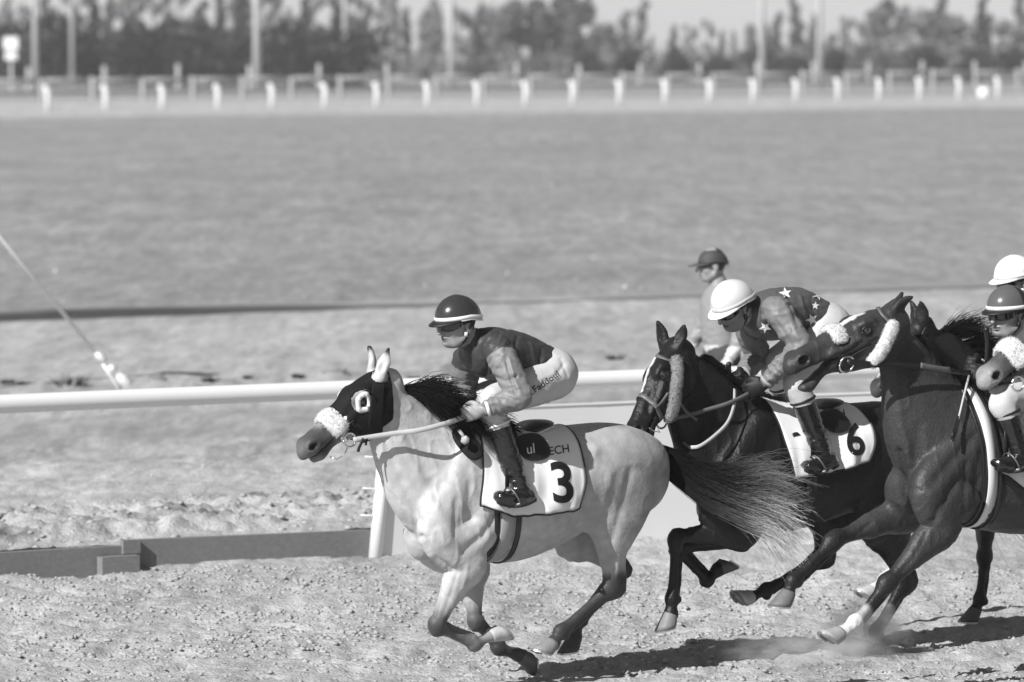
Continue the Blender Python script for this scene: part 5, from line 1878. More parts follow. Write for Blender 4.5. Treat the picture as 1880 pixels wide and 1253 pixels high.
    helmet = obj('helmet', V, F, hel['mat'], root, True, {'tone': tn})
    def hring(z, r_add, t0=0, t1=2 * math.pi, m=49, dz=0.0):
        out = []
        for t in np.linspace(t0, t1, m):
            zz = (z - .030) / c0
            cc = math.sqrt(max(0, 1 - zz * zz))
            drop = -.028 * max(0, -math.cos(t)) * max(0, 1 - (z - .012) / .14)
            out.append(hd((a0 * cc + r_add) * math.cos(t) - .012, (b0 * cc + r_add) * math.sin(t), z + drop))
        return np.array(out)
    P = hring(.026, .0015); Nn = np.array([unit(p - hd(-.012, 0, .02)) for p in P])
    V, F = ribbon(P, Nn, .020, .003); obj('band', V, F, hel['band'], helmet)
    P = hring(.012, .002); V, F = tube(P, .0045, 6); obj('rim', V, F, hel.get('rim', m_strap), helmet)
    # visor: crescent plate
    V = []; F = []; m = 22
    for t in np.linspace(-1.25, 1.25, m):
        q = math.cos(t / 1.25 * math.pi / 2)
        inn = np.array([a0 * math.cos(t) - .014, b0 * math.sin(t), .014]); out_ = inn + np.array([math.cos(t), math.sin(t) * .6, 0]) * (.050 if not o.get('standing') else .085) * q + np.array([0, 0, -.012 * q])
        for a, b, z_ in ((0, 1, .003), (.5, .5, .004), (1, 0, .0), (1, 0, -.006), (.5, .5, -.004), (0, 1, -.005)):
            w_ = inn * b + out_ * a
            V.append(hd(w_[0], w_[1], w_[2] + z_))
    for i in range(m - 1):
        for k in range(6):
            F.append((i * 6 + k, (i + 1) * 6 + k, (i + 1) * 6 + (k + 1) % 6, i * 6 + (k + 1) % 6))
    obj('visor', V, F, hel.get('visor', m_strap), helmet)
    # chin strap and goggle strap
    if not o.get('standing'):
        for sg in (1, -1):
            P = [hd(-.03, sg * .100, .012), hd(-.008, sg * .088, -.035), hd(.012, sg * .072, -.085), hd(.035, sg * .040, -.118), hd(.045, 0, -.128)]
            V, F = ribbon(crom(np.array(P), 5), [unit(p - hd(0, 0, -.03)) for p in crom(np.array(P), 5)], .014, .003); obj('chin_strap', V, F, m_strap, helmet)
            V, F = tube([hd(.012, sg * .082, -.05), hd(.016, sg * .080, -.072)], .010, 8); obj('buckle', V, F, m_strap if o.get('dark_cuff') else m_galv, helmet)
    # goggles
    if o.get('goggles', True):
        G = np.zeros((25, 7, 3)); Nn = np.zeros((25, 7, 3))
        for i, t in enumerate(np.linspace(-1.32, 1.32, 25)):
            for j, zq in enumerate(np.linspace(-.030, .016, 7)):
                pinch = 1 - .45 * math.exp(-(t / .16) ** 2) if zq < 0 else 1
                fr2 = 1 - .55 * max(0, abs(t) - .9) / .42
                d = np.array([math.cos(t), math.sin(t), 0])
                G[i, j] = hd(.112 * math.cos(t) ** .8 if math.cos(t) > 0 else 0, .082 * math.sin(t), zq * pinch * fr2 - .004)
                Nn[i, j] = RH @ d
        ob, V_, F_ = shell(G, Nn, .004, m_lens, root, 'goggles')
        for sg in (1, -1):
            P = [hd(.03, sg * .084, -.006), hd(-.03, sg * .092, .004), hd(-.09, sg * .062, .0)]
            V, F = ribbon(crom(np.array(P), 4), [RH @ np.array([0, sg, 0])] * 9, .012, .003); obj('goggle_strap', V, F, m_strap, ob)
    # gloves
    if o.get('gloves'):
        for sd in ('n', 'f'):
            sg = 1 if sd == 'n' else -1
            w_ = J['wrist_' + sd]
            fg = Field(w_ - .17, w_ + .17, .0052)
            hand(fg, w_, J['hand_' + sd] - w_, np.array(o.get('palm_' + sd, (0, -sg, -.15))), np.array(o.get('thumb', (.1, .25 * sg, 1.0))), infl=.004)
            V, F = fg.mesh(); obj('glove', V, F, m_glove, root)
    return dict(root=root, jersey=jersey, jb=jb, bb=bb, breeches=br, J=J, hd=hd, fr=fr)

def helm(name, tone, band=m_white_trim, rough=.25, **kw):
    m_ = mat(name, attr='tone', rough=rough, spec=.5, var=.05, vscale=20)
    return dict(tone=tone, mat=m_, band=band, **kw)

def jointset(fr, d):
    return {k: fr.p(*v) for k, v in d.items()}

JA = jointset(fa, dict(head=(839, 590, 0), neck=(872, 628, 0), chest=(900, 648, 0), mid=(948, 656, 0), pelvis=(1008, 678, 0),
    shoulder_n=(916, 645, .175), elbow_n=(954, 731, .34), wrist_n=(888, 752, .27), hand_n=(858, 761, .22),
    shoulder_f=(858, 660, -.175), elbow_f=(852, 716, -.27), wrist_f=(848, 738, -.11), hand_f=(828, 752, -.07),
    hip_n=(1012, 694, .10), knee_n=(899, 741, .195), ankle_n=(953, 893, .27), toe_n=(916, 908, .29),
    hip_f=(1002, 690, -.10), knee_f=(878, 737, -.22), ankle_f=(932, 888, -.27), toe_f=(896, 904, -.29)))
def silkA(V, J, arm):
    ds, t = seg_dist(V, J['shoulder_n'], J['elbow_n']); df, tf = seg_dist(V, J['shoulder_f'], J['elbow_f'])
    dw, _ = seg_dist(V, J['elbow_n'], J['wrist_n']); dwf, _ = seg_dist(V, J['elbow_f'], J['wrist_f'])
    sleeve = np.maximum(np.where((ds < .10) & (t > .10), 1, 0), np.where((df < .10) & (tf > .10), 1, 0))
    sleeve = np.maximum(sleeve, np.where((dw < .09) | (dwf < .09), 1, 0))
    c = np.full(len(V), .045)
    rel = (V - J['chest']) @ unit(J['pelvis'] - J['chest'])
    # a pale yoke wedge on the upper back and a pale lower front
    up = (V - J['chest'])[:, 2]
    wedge = (rel > .04) & (rel < .17) & (up > .115 - .0 * rel)
    c = np.where(wedge, .26, c)
    low = (up < -.075) & (rel > -.02) & (rel < .20)
    c = np.where(low, .20, c)
    return np.where(sleeve > 0, .20, c)
RA = build_person(fa, 'jockey in dark helmet and dark vest leaning forward on the light grey horse', JA,
    dict(folds=[([(924, 652), (908, 680), (896, 706)], .010, .006), ([(934, 658), (944, 695), (955, 722)], .010, .006), ([(930, 662), (938, 695), (946, 720)], .009, -.009),
               ([(908, 692), (928, 700), (948, 692)], .009, -.010), ([(906, 712), (930, 720), (952, 712)], .008, .005), ([(900, 728), (925, 728), (950, 736)], .008, -.009), ([(884, 745), (912, 740), (945, 748)], .008, .005),
               ([(950, 618), (946, 640), (962, 664)], .010, -.010), ([(975, 632), (982, 660)], .012, .007), ([(995, 640), (990, 668)], .012, -.007), ([(902, 612), (886, 640)], .010, .008), ([(882, 608), (874, 632)], .009, -.008),
               ([(918, 610), (905, 636)], .009, -.007), ([(965, 690), (985, 680), (1000, 660)], .010, .007), ([(930, 625), (922, 640)], .010, .008), ([(900, 660), (890, 690)], .009, -.009)],
         leg_folds=[([(905, 728), (925, 722), (948, 706)], .008, -.006), ([(893, 752), (915, 758), (935, 765)], .008, -.006), ([(1000, 700), (1020, 690), (1036, 668)], .010, -.005), ([(990, 740), (1010, 730)], .008, -.005),
                    ([(975, 755), (995, 748), (1020, 728)], .009, .004), ([(925, 770), (945, 775)], .007, -.006), ([(1030, 660), (1042, 690)], .009, -.004), ([(905, 740), (912, 762)], .008, .004)],
         pitch=math.radians(8), yaw=math.radians(6), jersey=silkA, helmet=helm('dark_helmet', .035, rim=m_white_trim, visor=m_strap), group='jockeys riding in the race'))

JB = jointset(fb, dict(head=(1345, 560, 0), neck=(1386, 583, 0), chest=(1412, 580, 0), mid=(1457, 571, 0), pelvis=(1513, 594, 0),
    shoulder_n=(1427, 572, .175), elbow_n=(1468, 636, .32), wrist_n=(1404, 706, .19), hand_n=(1378, 717, .14),
    shoulder_f=(1378, 608, -.175), elbow_f=(1391, 655, -.27), wrist_f=(1362, 690, -.11), hand_f=(1346, 699, -.07),
    hip_n=(1518, 608, .10), knee_n=(1462, 702, .22), ankle_n=(1510, 832, .27), toe_n=(1480, 850, .29),
    hip_f=(1508, 606, -.10), knee_f=(1420, 672, -.22), ankle_f=(1478, 810, -.27), toe_f=(1450, 836, -.29)))
def silkB(V, J, arm):
    return np.where(arm < .085, .17, .085)
RB = build_person(fb, 'jockey in white helmet and dark silks with pale stars, crouched low', JB,
    dict(folds=[([(1440, 556), (1455, 595), (1466, 622)], .010, .004), ([(1450, 560), (1466, 600)], .009, -.006), ([(1424, 590), (1440, 612), (1455, 640)], .010, -.006), ([(1452, 648), (1424, 676)], .008, .004),
               ([(1445, 640), (1412, 690)], .009, -.006), ([(1440, 672), (1408, 700)], .008, .004), ([(1384, 622), (1400, 650)], .008, .004), ([(1398, 640), (1376, 664)], .008, -.006), ([(1392, 665), (1368, 688)], .008, .004),
               ([(1430, 535), (1420, 565)], .010, -.004), ([(1470, 545), (1480, 590)], .012, .008), ([(1490, 550), (1496, 585)], .010, -.004), ([(1400, 580), (1410, 610)], .010, .008), ([(1455, 605), (1480, 600)], .010, -.004)],
         pitch=math.radians(27), yaw=math.radians(8), jersey=silkB, gloves=True, dark_cuff=True,
         helmet=helm('white_helmet', .64, band=mat('pale_band', .55, .5), visor=m_white_trim, rim=m_white_trim), group='jockeys riding in the race'))

JC = jointset(fc, dict(head=(1850, 572, 0), neck=(1878, 622, 0), chest=(1900, 650, 0), mid=(1938, 660, 0), pelvis=(1985, 682, 0),
    shoulder_n=(1908, 648, .175), elbow_n=(1900, 728, .25), wrist_n=(1815, 696, .10), hand_n=(1784, 682, .06),
    shoulder_f=(1862, 655, -.175), elbow_f=(1850, 705, -.26), wrist_f=(1795, 672, -.09), hand_f=(1772, 668, -.06),
    hip_n=(1985, 695, .10), knee_n=(1842, 738, .22), ankle_n=(1872, 828, .27), toe_n=(1830, 846, .29),
    hip_f=(1975, 695, -.10), knee_f=(1822, 735, -.22), ankle_f=(1850, 825, -.27), toe_f=(1812, 842, -.29)))
RC = build_person(fc, 'jockey in dark two-tone helmet and goggles riding the head-throwing bay', JC,
    dict(pitch=math.radians(4), yaw=math.radians(12), jersey=lambda V, J, a: np.full(len(V), .10), gloves=True, dark_cuff=True,
         helmet=helm('two_tone_helmet', .018, tone2=.10), group='jockeys riding in the race'))
dD = fd_.p(1862, 512) - JA['head']
JD = {k: v + dD for k, v in JA.items()}
for k in ('knee_n', 'knee_f', 'ankle_n', 'ankle_f', 'toe_n', 'toe_f'): pass
RD = build_person(fd_, 'jockey of whom only a bright white helmet shows at right edge', JD,
    dict(pitch=math.radians(10), jersey=lambda V, J, a: np.full(len(V), .03), gloves=True, vox=.011,
         helmet=helm('silk_covered_helmet', .80, rough=.6, visor=m_white_trim, rim=m_white_trim), group='jockeys riding in the race'))
dE = (HE['cen'][5] + [0, 0, HE['hh'][5]]) - (HA['cen'][5] + [0, 0, HA['hh'][5]])
RE = build_person(fe_, 'jockey beyond the right edge on the horse with the pale muzzle', {k: v + dE for k, v in JA.items()},
    dict(pitch=math.radians(10), jersey=lambda V, J, a: np.full(len(V), .2), vox=.011,
         helmet=helm('grey_helmet', .3), group='jockeys riding in the race'))
# ================================================================== TACK
def girth(H, px, parent_label, name='girth', f_off=0.0, w=.085, m=m_greyweb, edge=True):
    fr = H['fr']
    x = fr.p(px, 980, .24)[0] + f_off
    cs = H['cen'][np.argsort(H['cen'][:, 0])]
    c = np.array([x, 0, np.interp(x, cs[:, 0], cs[:, 2])])
    root = fempty('girth', parent_label, 'girth', fr, c - [0, 0, .33])
    e1, e2 = np.array([.10, 0, 1.0]), np.array([0, 1.0, 0])
    P, Nn = trunk_ring(H, c, unit(e1), e2, 60, .006); V, F = ribbon(P, Nn, w, .006, True); obj('webbing', V, F, m, root)
    if edge:
        for s_ in (-1, 1):
            P, Nn = trunk_ring(H, c + np.array([s_ * (w / 2 + .016), 0, 0]), unit(e1), e2, 60, .005); V, F = ribbon(P, Nn, .030, .007, True); obj('edge_strap', V, F, m_blackleather, root)
    return root

def saddle(H, label, pom, can, flap_px, parentless=True, m=m_blackleather):
    fr = H['fr']
    p0, p1 = fr.p(*pom), fr.p(*can)
    fd = Field(np.minimum(p0, p1) - .24, np.maximum(p0, p1) + .22, .006)
    mid = p0 * .5 + p1 * .5 + np.array([0, 0, -.020])
    fd.sweep([p0 + [0, 0, .005], mid, p1 * .8 + p0 * .2, p1], [.026, .022, .020, .016], [.06, .10, .13, .085], k=.01, sub=5)
    for sg in (1, -1):
        fd.sweep([p0 + [.01, sg * .05, -.01], p0 + [.02, sg * .16, -.08], p0 + [-.02, sg * .255, -.20]], [.07, .09, .075], [.018, .016, .012], lat=(0, .4, 1), k=.02, sub=4)
    V, F = fd.mesh()
    root = fempty('saddle', label, 'saddle', fr, mid)
    obj('seat', V, F, m, root)
    # pale underside of the cantle
    fd = Field(np.minimum(p0, p1) - .2, np.maximum(p0, p1) + .2, .006)
    fd.sweep([mid + [0, 0, -.028], p1 * .8 + p0 * .2 + [0, 0, -.018], p1 + [-.004, 0, -.014]], [.012, .010, .009], [.10, .128, .088], k=.01, sub=5)
    V, F = fd.mesh(); obj('panel', V, F, m_white_trim, root)
    return root

# ---- light grey horse: cloth, saddle, girth, hood, bridle
clA, bvA = saddle_cloth(HA, 'white saddle cloth with black number 3 on the light grey horse', (852, 785), (1028, 787), (889, 940), (1062, 934), (1074, 896),
                        [(886, 938), (914, 940), (946, 952), (998, 942), (1062, 934), (1080, 930)])
V2, F2 = text_geo('3', .018); flat_print(V2, F2, quad_px((1017, 924), (1055, 924), (1008, 848)), bvA, fa, m_print, clA, 'number')
V2, F2 = text_geo('KECH', .004); flat_print(V2, F2, quad_px((996, 839), (1045, 831), (994, 824)), bvA, fa, m_print, clA, 'lettering')
girth(HA, 932, 'wide grey girth with black edges under the light grey horse')
sdA = saddle(HA, 'small black racing saddle under the leading jockey', (905, 792), (1000, 776), None)
pad, W = disc_pad(bvA, fa, 978, 822, .095, .085, .014, m_blackleather, sdA, 'weight_pad', .1)
pb = bvh_of(W, ICO2F)
V2, F2 = text_geo('ul', .01); flat_print(V2, F2, quad_px((968, 835), (982, 832), (966, 817)), pb, fa, m_whiteprint, sdA, 'lettering', .002)
padf, W = disc_pad(HA['bvh'], fa, 858, 815, .05, .105, .016, m_blackcloth, sdA, 'front_pad', .35)

m_stirrup = mat('dull_alloy', .12, .4, .5, metal=.6)
def stirrup(R, label):
    J = R['J']
    for sd in ('n', 'f'):
        a, t, k = J['ankle_' + sd], J['toe_' + sd], J['knee_' + sd]
        d = unit(a - k); fwd = unit(t - a - d * ((t - a) @ d)); lat = unit(np.cross(d, fwd))
        c = a * .45 + t * .55 + d * .045
        root = fempty('stirrup', label % ('near' if sd == 'n' else 'far'), 'stirrup', R['fr'], c)
        pts = [c + lat * (.060 * math.cos(q)) - d * (.095 * math.sin(q)) + d * .035 for q in np.linspace(0, math.pi, 15)]
        V, F = tube(pts, .005, 8); obj('arch', V, F, m_stirrup, root)
        V, F = tube([c + d * .035 - lat * .062, c + d * .035 + lat * .062], .009, 8); obj('tread', V, F, m_stirrup, root)
        top = c - d * .06
        h = R['J']['hip_' + sd] * .35 + R['J']['knee_' + sd] * .65
        e = np.array([top[0] - .02, top[1] * .9, R['J']['knee_' + sd][2] - .10])
        V, F = ribbon([top, top * .5 + e * .5, e], [np.array([0, 1.0 if sd == 'n' else -1.0, 0])] * 3, .024, .004); obj('leather', V, F, m_blackleather, root)
stirrup(RA, '%s steel stirrup of the leading jockey')
stirrup(RB, '%s steel stirrup of the jockey in starred silks')
stirrup(RC, '%s steel stirrup of the jockey in two-tone helmet')

def bit_ring(H, px, py, r, parent, off=.012, l=None):
    fr = H['fr']
    p, n = ray_hit(H['bvh'], fr, px, py)
    if p is None: p = fr.p(px, py, .06); n = np.array([0, 1.0, 0])
    x = unit(np.array([1.0, 0, 0]) - n * n[0]); y = np.cross(n, x)
    c = p + n * off
    V, F = tube([c + r * (x * math.cos(a) + y * math.sin(a)) for a in np.linspace(0, 2 * math.pi, 25)], .0055, 8)
    obj('bit_ring', V, F, m_steel, parent)
    return c

def head_loop(H, x, w, m, parent, name, off=.004, t=.005, yc=-.06, slant=0.0, angs=None):
    c = H['hp'](x, yc)
    e1 = unit(H['Yd'] + H['X'] * slant); e2 = H['Zl']
    return band_loop(H['bvh'], c, e1, e2, w, m, parent, name, off, t, .3, 40, angs)

m_fuzz = mat('wool_fibre', attr='tone', rough=.9, spec=.1)
def woolly(V, F, m, parent, name):
    N = vnormals(V, F)
    V = V + N * (fbm(V * 45, 2, 4) * .0022 + fbm(V * 120, 2, 6) * .0010)[:, None]
    o = obj(name, V, F, m, parent)
    rng = np.random.default_rng(len(V))
    k = rng.integers(0, len(V), 2600)
    tone = .62 if m is m_wool else .25
    p = V[k] - N[k] * .002
    d1 = N[k] + rng.normal(size=(len(k), 3)) * .55; d2 = N[k] * .6 + rng.normal(size=(len(k), 3)) * .9
    G = np.stack([p, p + d1 * .0018, p + d1 * .0026 + d2 * .0016, p + d1 * .003 + d2 * .0028], 1)
    fz = strands('wool_fibres', None, G, m_fuzz, o, np.full((len(k), 4), tone) * rng.uniform(.85, 1.15, (len(k), 1)), .0014, .0006)
    fz['kind'] = 'stuff'
    return o

def wool_band(H, x, yc, arc, rad, m, parent, name, slant=0.0, width=.04, off=.012, flat=1.0):
    """sheepskin roll wrapped round the nose"""
    c = H['hp'](x, yc)
    e1 = unit(H['Yd'] + H['X'] * slant); e2 = H['Zl']
    P, Nn = loop_hits(H['bvh'], c, e1, e2, np.linspace(-arc, arc, 21), off, .3)
    P = smooth_loop(P, 2, False)
    lo, hi = P.min(0) - .09, P.max(0) + .09
    fd = Field(lo, hi, .005)
    rr = np.full(len(P), rad)
    side = H['X']
    for q in range(len(P) - 1):
        ax = unit(P[q + 1] - P[q])
        fd.sweep([P[q], P[q + 1]], [width, width], [rad, rad], lat=Nn[q], k=.012, sub=1)
    V, F = fd.mesh()
    return woolly(V, F, m, parent, name)

def wool_roll(pts, rad, m, parent, name):
    P = crom(np.asarray(pts, float), 5)
    fd = Field(P.min(0) - .08, P.max(0) + .08, .005)
    n = len(P)
    fd.sweep(P, np.full(n, rad), np.full(n, rad * .92), k=.0, sub=1)
    V, F = fd.mesh()
    return woolly(V, F, m, parent, name)

def rein(H, pts, w, m, parent, name='rein'):
    """pts: list of (px, py, lateral)"""
    fr = H['fr']
    P = crom(np.array([fr.p(*q) for q in pts]), 6)
    P[:, 2] -= np.sin(np.linspace(0, math.pi, len(P))) * .006
    Nn = np.tile([0, 1.0, 0.15], (len(P), 1)); Nn /= np.linalg.norm(Nn[0])
    V, F = ribbon(P, Nn, w, .005)
    return obj(name, V, F, m, parent)

# hood: the head surface, swollen a little and cut to the hood's outline
def hood(H, label):
    fr = H['fr']
    V, F = H['V'], H['F']
    hx = (V - H['poll']) @ H['X'] / H['hs']; hy = (V - H['poll']) @ H['Yd'] / H['hs']; hz = (V - H['poll']) @ H['Zl'] / H['hs']
    vx = .012
    front = .36 - .25 * np.clip(-hy, 0, .2)
    inhead = (np.abs(hz) < .16) & (hx > -.10) & (hx < front + vx) & (hy > -.185 - vx) & (hy < .12)
    # rear edge of the hood (behind the cheek), in picture terms a vertical line from the poll to the throat
    rx = fr.p(703, 720)[0] - .005
    rear = V[:, 0] > rx - vx * .7
    keep = inhead & rear
    # openings for eyes and ears
    for sg in (1, -1):
        e = H['hp'](.210, -.004, sg * .085)
        keep &= ~(np.linalg.norm((V - e) / .050, axis=1) < 1)
    for eb, et, eo in H['sp']['ears']:
        d, t = seg_dist(V, eb + unit(et - eb) * .012, et)
        keep &= ~(d < .043)
    Ff = F[keep[F].all(1)]
    used = np.unique(Ff); mp = -np.ones(len(V), int); mp[used] = np.arange(len(used))
    N = vnormals(V, F)
    Vs = V.copy()
    Vs[:, 0] = np.where(Vs[:, 0] < rx, rx, Vs[:, 0])
    Vs += np.where(hx > front, front - hx, 0)[:, None] * H['hs'] * H['X']
    Vs += np.where(hy < -.185, -.185 - hy, 0)[:, None] * H['hs'] * H['Yd']
    Vh = Vs[used] + N[used] * .007
    Fh = mp[Ff]
    root = fempty('blinker_hood', label, 'hood', fr, H['hp'](.1, -.1))
    o = obj('fabric', Vh, Fh, m_blackcloth, root)
    md = o.modifiers.new('thickness', 'SOLIDIFY'); md.thickness = .004; md.offset = 1
    sm = o.modifiers.new('relax', 'SMOOTH'); sm.iterations = 4; sm.factor = .5
    # cheek flap hanging from the near side down to the throat
    G = np.zeros((9, 14, 3)); Nn = np.zeros((9, 14, 3))
    for i in range(9):
        for j in range(14):
            s_, t_ = i / 8, j / 13
            px = (680 + (670 - 680) * t_) * (1 - s_) + (703 + (698 - 703) * t_) * s_
            py = 705 + t_ * (796 - 705)
            p, n = ray_hit(H['bvh'], fr, px, py)
            if p is None: p, n = fr.p(px, py, .075), np.array([0, 1.0, 0])
            G[i, j] = p + np.array([0, .018, 0]); Nn[i, j] = [0, 1, 0]
    for _ in range(4):
        G[1:-1] = (G[:-2] + 2 * G[1:-1] + G[2:]) / 4
        G[:, 1:-1] = (G[:, :-2] + 2 * G[:, 1:-1] + G[:, 2:]) / 4
    shell(G, Nn, .005, m_blackcloth, root, 'cheek_flap')
    # white eye rings and the stiff cups behind the eyes
    for sg in (1, -1):
        e = H['hp'](.210, -.004, sg * .080)
        P = []; Nn = []
        for a in np.linspace(0, 2 * math.pi, 33)[:-1]:
            q = e + H['hs'] * .042 * (math.cos(a) * H['X'] + math.sin(a) * H['Yd'])
            loc, nr, _, _ = H['bvh'].find_nearest(Vector(q + H['Zl'] * sg * .05))
            P.append(np.array(loc) + np.array(nr) * .007); Nn.append(unit(np.array(nr) + H['Zl'] * sg * .5))
        Vr, Fr = ribbon(smooth_loop(np.array(P), 2), Nn, .027, .006, True)
        obj('eye_ring', Vr, Fr, m_white_trim, root)
        G = np.zeros((11, 8, 3)); Nn = np.zeros((11, 8, 3))
        for i in range(11):
            a = math.radians(100 + 160 * i / 10)
            for j in range(8):
                r = .058 - .010 * (j / 7) ** 2
                q = e - H['X'] * .034 + H['hs'] * r * (math.cos(a) * H['X'] * .6 + math.sin(a) * H['Yd'])
                G[i, j] = q + H['Zl'] * sg * (-.005 + .045 * j / 7 * math.sin(math.pi * (i + .6) / 11.2) ** .4) + H['X'] * .008 * (j / 7)
                Nn[i, j] = unit(math.cos(a) * H['X'] + math.sin(a) * H['Yd'])
        shell(G, Nn, .004, m_blackleather, root, 'blinker_cup')
    return root
hood(HA, 'black blinker hood with white eye rings on the leading horse')

brA = fempty('bridle', 'bridle with white sheepskin noseband on the light grey horse', 'bridle', fa, HA['hp'](.4, -.06))
wool_band(HA, .385, -.06, 1.7, .015, m_wool, brA, 'sheepskin_noseband', slant=.12, width=.046, off=.010)
head_loop(HA, .325, .050, m_white_trim, brA, 'nose_strap', .006, .005, slant=.0, angs=np.linspace(-1.55, 1.55, 25))
px_strap(HA['bvh'], fa, [(654, 772), (640, 786), (630, 800)], .022, m_white_trim, brA, 'cheek_strap')
px_strap(HA['bvh'], fa, [(660, 774), (655, 790), (650, 804)], .022, m_white_trim, brA, 'cheek_strap')
for q in ((648, 779), (637, 789), (658, 781), (653, 795)):
    px_strap(HA['bvh'], fa, [(q[0] - 4, q[1] - 3), (q[0] + 4, q[1] + 3)], .010, m_strap, brA, 'keeper', .009)
cA = bit_ring(HA, 640, 808, .035, brA)
rein(HA, [(648, 808, .07), (690, 800, .10), (730, 793, .14), (770, 788, .19), (820, 776, .22), (862, 762, .20)], .026, m_lightweb, brA)
rein(HA, [(652, 808, -.07), (730, 795, -.12), (800, 780, -.12), (842, 758, -.08)], .026, m_lightweb, brA)
V, F = tube([fa.p(*q) for q in ((606, 839, .03), (618, 844, .05), (632, 836, .06), (638, 822, .065))], .0035, 6); obj('bit_bar', V, F, m_steel, brA)
px_strap(HA['bvh'], fa, [(627, 800), (632, 808), (640, 812)], .03, m_steel, brA, 'bit_plate')
V, F = ribbon([fa.p(*q) for q in ((680, 806, .09), (664, 812, .09), (659, 822, .09), (657, 830, .09))], [np.array([0, 1.0, 0])] * 4, .016, .004); obj('strap_end', V, F, m_strap, brA)
V, F = ribbon([fa.p(*q) for q in ((664, 806, .088), (672, 813, .088), (671, 818, .088))], [np.array([0, 1.0, 0])] * 3, .014, .004); obj('strap_end', V, F, m_strap, brA)
px_strap(HA['bvh'], fa, [(661, 803), (675, 802), (690, 800)], .024, m_white_trim, brA, 'throat_strap', .012)
# neck strap ball end seen in front of the cloth
V, F = tube([fa.p(*q) for q in ((842, 790, .20), (848, 797, .22), (853, 804, .225))], .0085, 8)
kn = fempty('rein_knot', 'pale knotted rein end hanging before the front of cloth 3', 'knot', fa, fa.p(853, 806, .225))
obj('cord', V, F, m_lightweb, kn)
obj('ball', ICO2V * .022 * (1 + .15 * fbm(ICO2V * 3, 2, 5)[:, None]) + fa.p(854, 808, .225), ICO2F, m_lightweb, kn)

def whip(fr, pts, label, r=(.012, .009, .005, .003), knob=True, m=m_blackleather, flap=False):
    P = np.array([fr.p(*q) for q in pts])
    root = fempty('whip', label, 'whip', fr, P[-1])
    Q = crom(P, 4)
    V, F = tube(Q, np.interp(np.linspace(0, 1, len(Q)), np.linspace(0, 1, len(r)), r), 8); obj('shaft', V, F, m, root)
    if knob:
        obj('knob', ICO2V * .016 + P[0], ICO2F, m_blackleather, root)
    if flap:
        d = unit(P[-1] - P[-2]); 
        V, F = ribbon([P[-1] - d * .15, P[-1] - d * .05, P[-1]], [np.array([0, 1.0, 0])] * 3, [.02, .028, .026], .006); obj('flap', V, F, m_blackleather, root)
    return root
whip(fa, [(825, 711, -.07), (824, 728, -.07), (822, 748, -.07), (818, 790, -.12), (812, 850, -.22)], 'black whip upright in the hand of the leading jockey', (.013, .012, .010, .006, .004))
whip(fb, [(1338, 670, -.07), (1338, 690, -.07), (1334, 720, -.10), (1325, 790, -.24)], 'black whip upright in the hand of the jockey in starred silks', (.013, .012, .009, .004))
whip(fc, [(1779, 690, .10), (1769, 730, .16), (1758, 775, .2), (1747, 809, .24)], 'pale whip with black flap hanging before the bay shoulder', (.006, .006, .005, .006), False, m_lightweb, True)
whip(fc, [(1811, 606, -.07), (1813, 630, -.07), (1811, 670, -.07)], 'black whip handle beside the face of the two-tone helmet jockey', (.013, .012, .010))

# ---- dark bay with number 6
clB, bvB = saddle_cloth(HB, 'white saddle cloth with black number 6 on the dark bay', (1388, 738), (1545, 742), (1458, 880), (1592, 846), (1608, 838),
                        [(1455, 882), (1472, 878), (1500, 872), (1540, 863), (1592, 848), (1612, 842)])
V2, F2 = text_geo('6', .018); flat_print(V2, F2, quad_px((1558, 838), (1590, 836), (1549, 778)), bvB, fb, m_print, clB, 'number')
V2, F2 = text_geo('H', .004); flat_print(V2, F2, quad_px((1541, 765), (1552, 765), (1538, 753)), bvB, fb, m_print, clB, 'lettering')
girth(HB, 1486, 'black girth under the belly of the dark bay', w=.07, m=m_blackleather, edge=False)
sdB = saddle(HB, 'small black racing saddle under the jockey in starred silks', (1438, 752), (1532, 737), None)
disc_pad(bvB, fb, 1532, 774, .085, .085, .014, m_blackleather, sdB, 'weight_pad', .2)
brB = fempty('bridle', 'brown bridle with grey sheepskin cheek roll on the dark bay', 'bridle', fb, HB['hp'](.4, -.06))
px_strap(HB['bvh'], fb, [(1181, 646), (1195, 648), (1210, 656), (1226, 663), (1234, 664)], .020, m_brownleather, brB, 'browband')
head_loop(HB, .385, .026, m_brownleather, brB, 'noseband', .005, .005, slant=-.25)
px_strap(HB['bvh'], fb, [(1226, 722), (1214, 738), (1202, 750)], .016, m_brownleather, brB, 'cheek_strap')
px_strap(HB['bvh'], fb, [(1234, 655), (1240, 690), (1245, 720)], .018, m_brownleather, brB, 'cheek_strap')
rl = []
for q in ((1238, 668), (1240, 690), (1238, 715), (1233, 740), (1224, 760)):
    p, n = ray_hit(HB['bvh'], fb, *q)
    rl.append((p if p is not None else fb.p(*q, .1)) + (n if n is not None else np.array([0, 1.0, 0])) * .026)
wool_roll(rl, .031, m_greywool, brB, 'sheepskin_cheek_roll')
bit_ring(HB, 1212, 776, .03, brB)
rein(HB, [(1218, 772, .12), (1260, 762, .13), (1300, 750, .14), (1340, 738, .16), (1384, 718, .13)], .022, m_brownleather, brB)
rein(HB, [(1250, 742, .125), (1262, 756, .135), (1280, 772, .14)], .016, m_brownleather, brB, 'strap_end')
rein(HB, [(1349, 715, .10), (1347, 745, .16), (1335, 775, .19), (1310, 800, .20), (1285, 818, .19), (1268, 822, .16)], .02, m_lightweb, brB, 'martingale_strap')
px_strap(HB['bvh'], fb, [(1254, 812), (1262, 818), (1270, 822)], .018, m_brownleather, brB, 'breast_strap', .008)
V, F = tube([fb.p(*q) for q in ((1190, 785, .14), (1200, 792, .15), (1212, 794, .15), (1206, 786, .15))], .003, 6); obj('bit_bar', V, F, m_steel, brB)
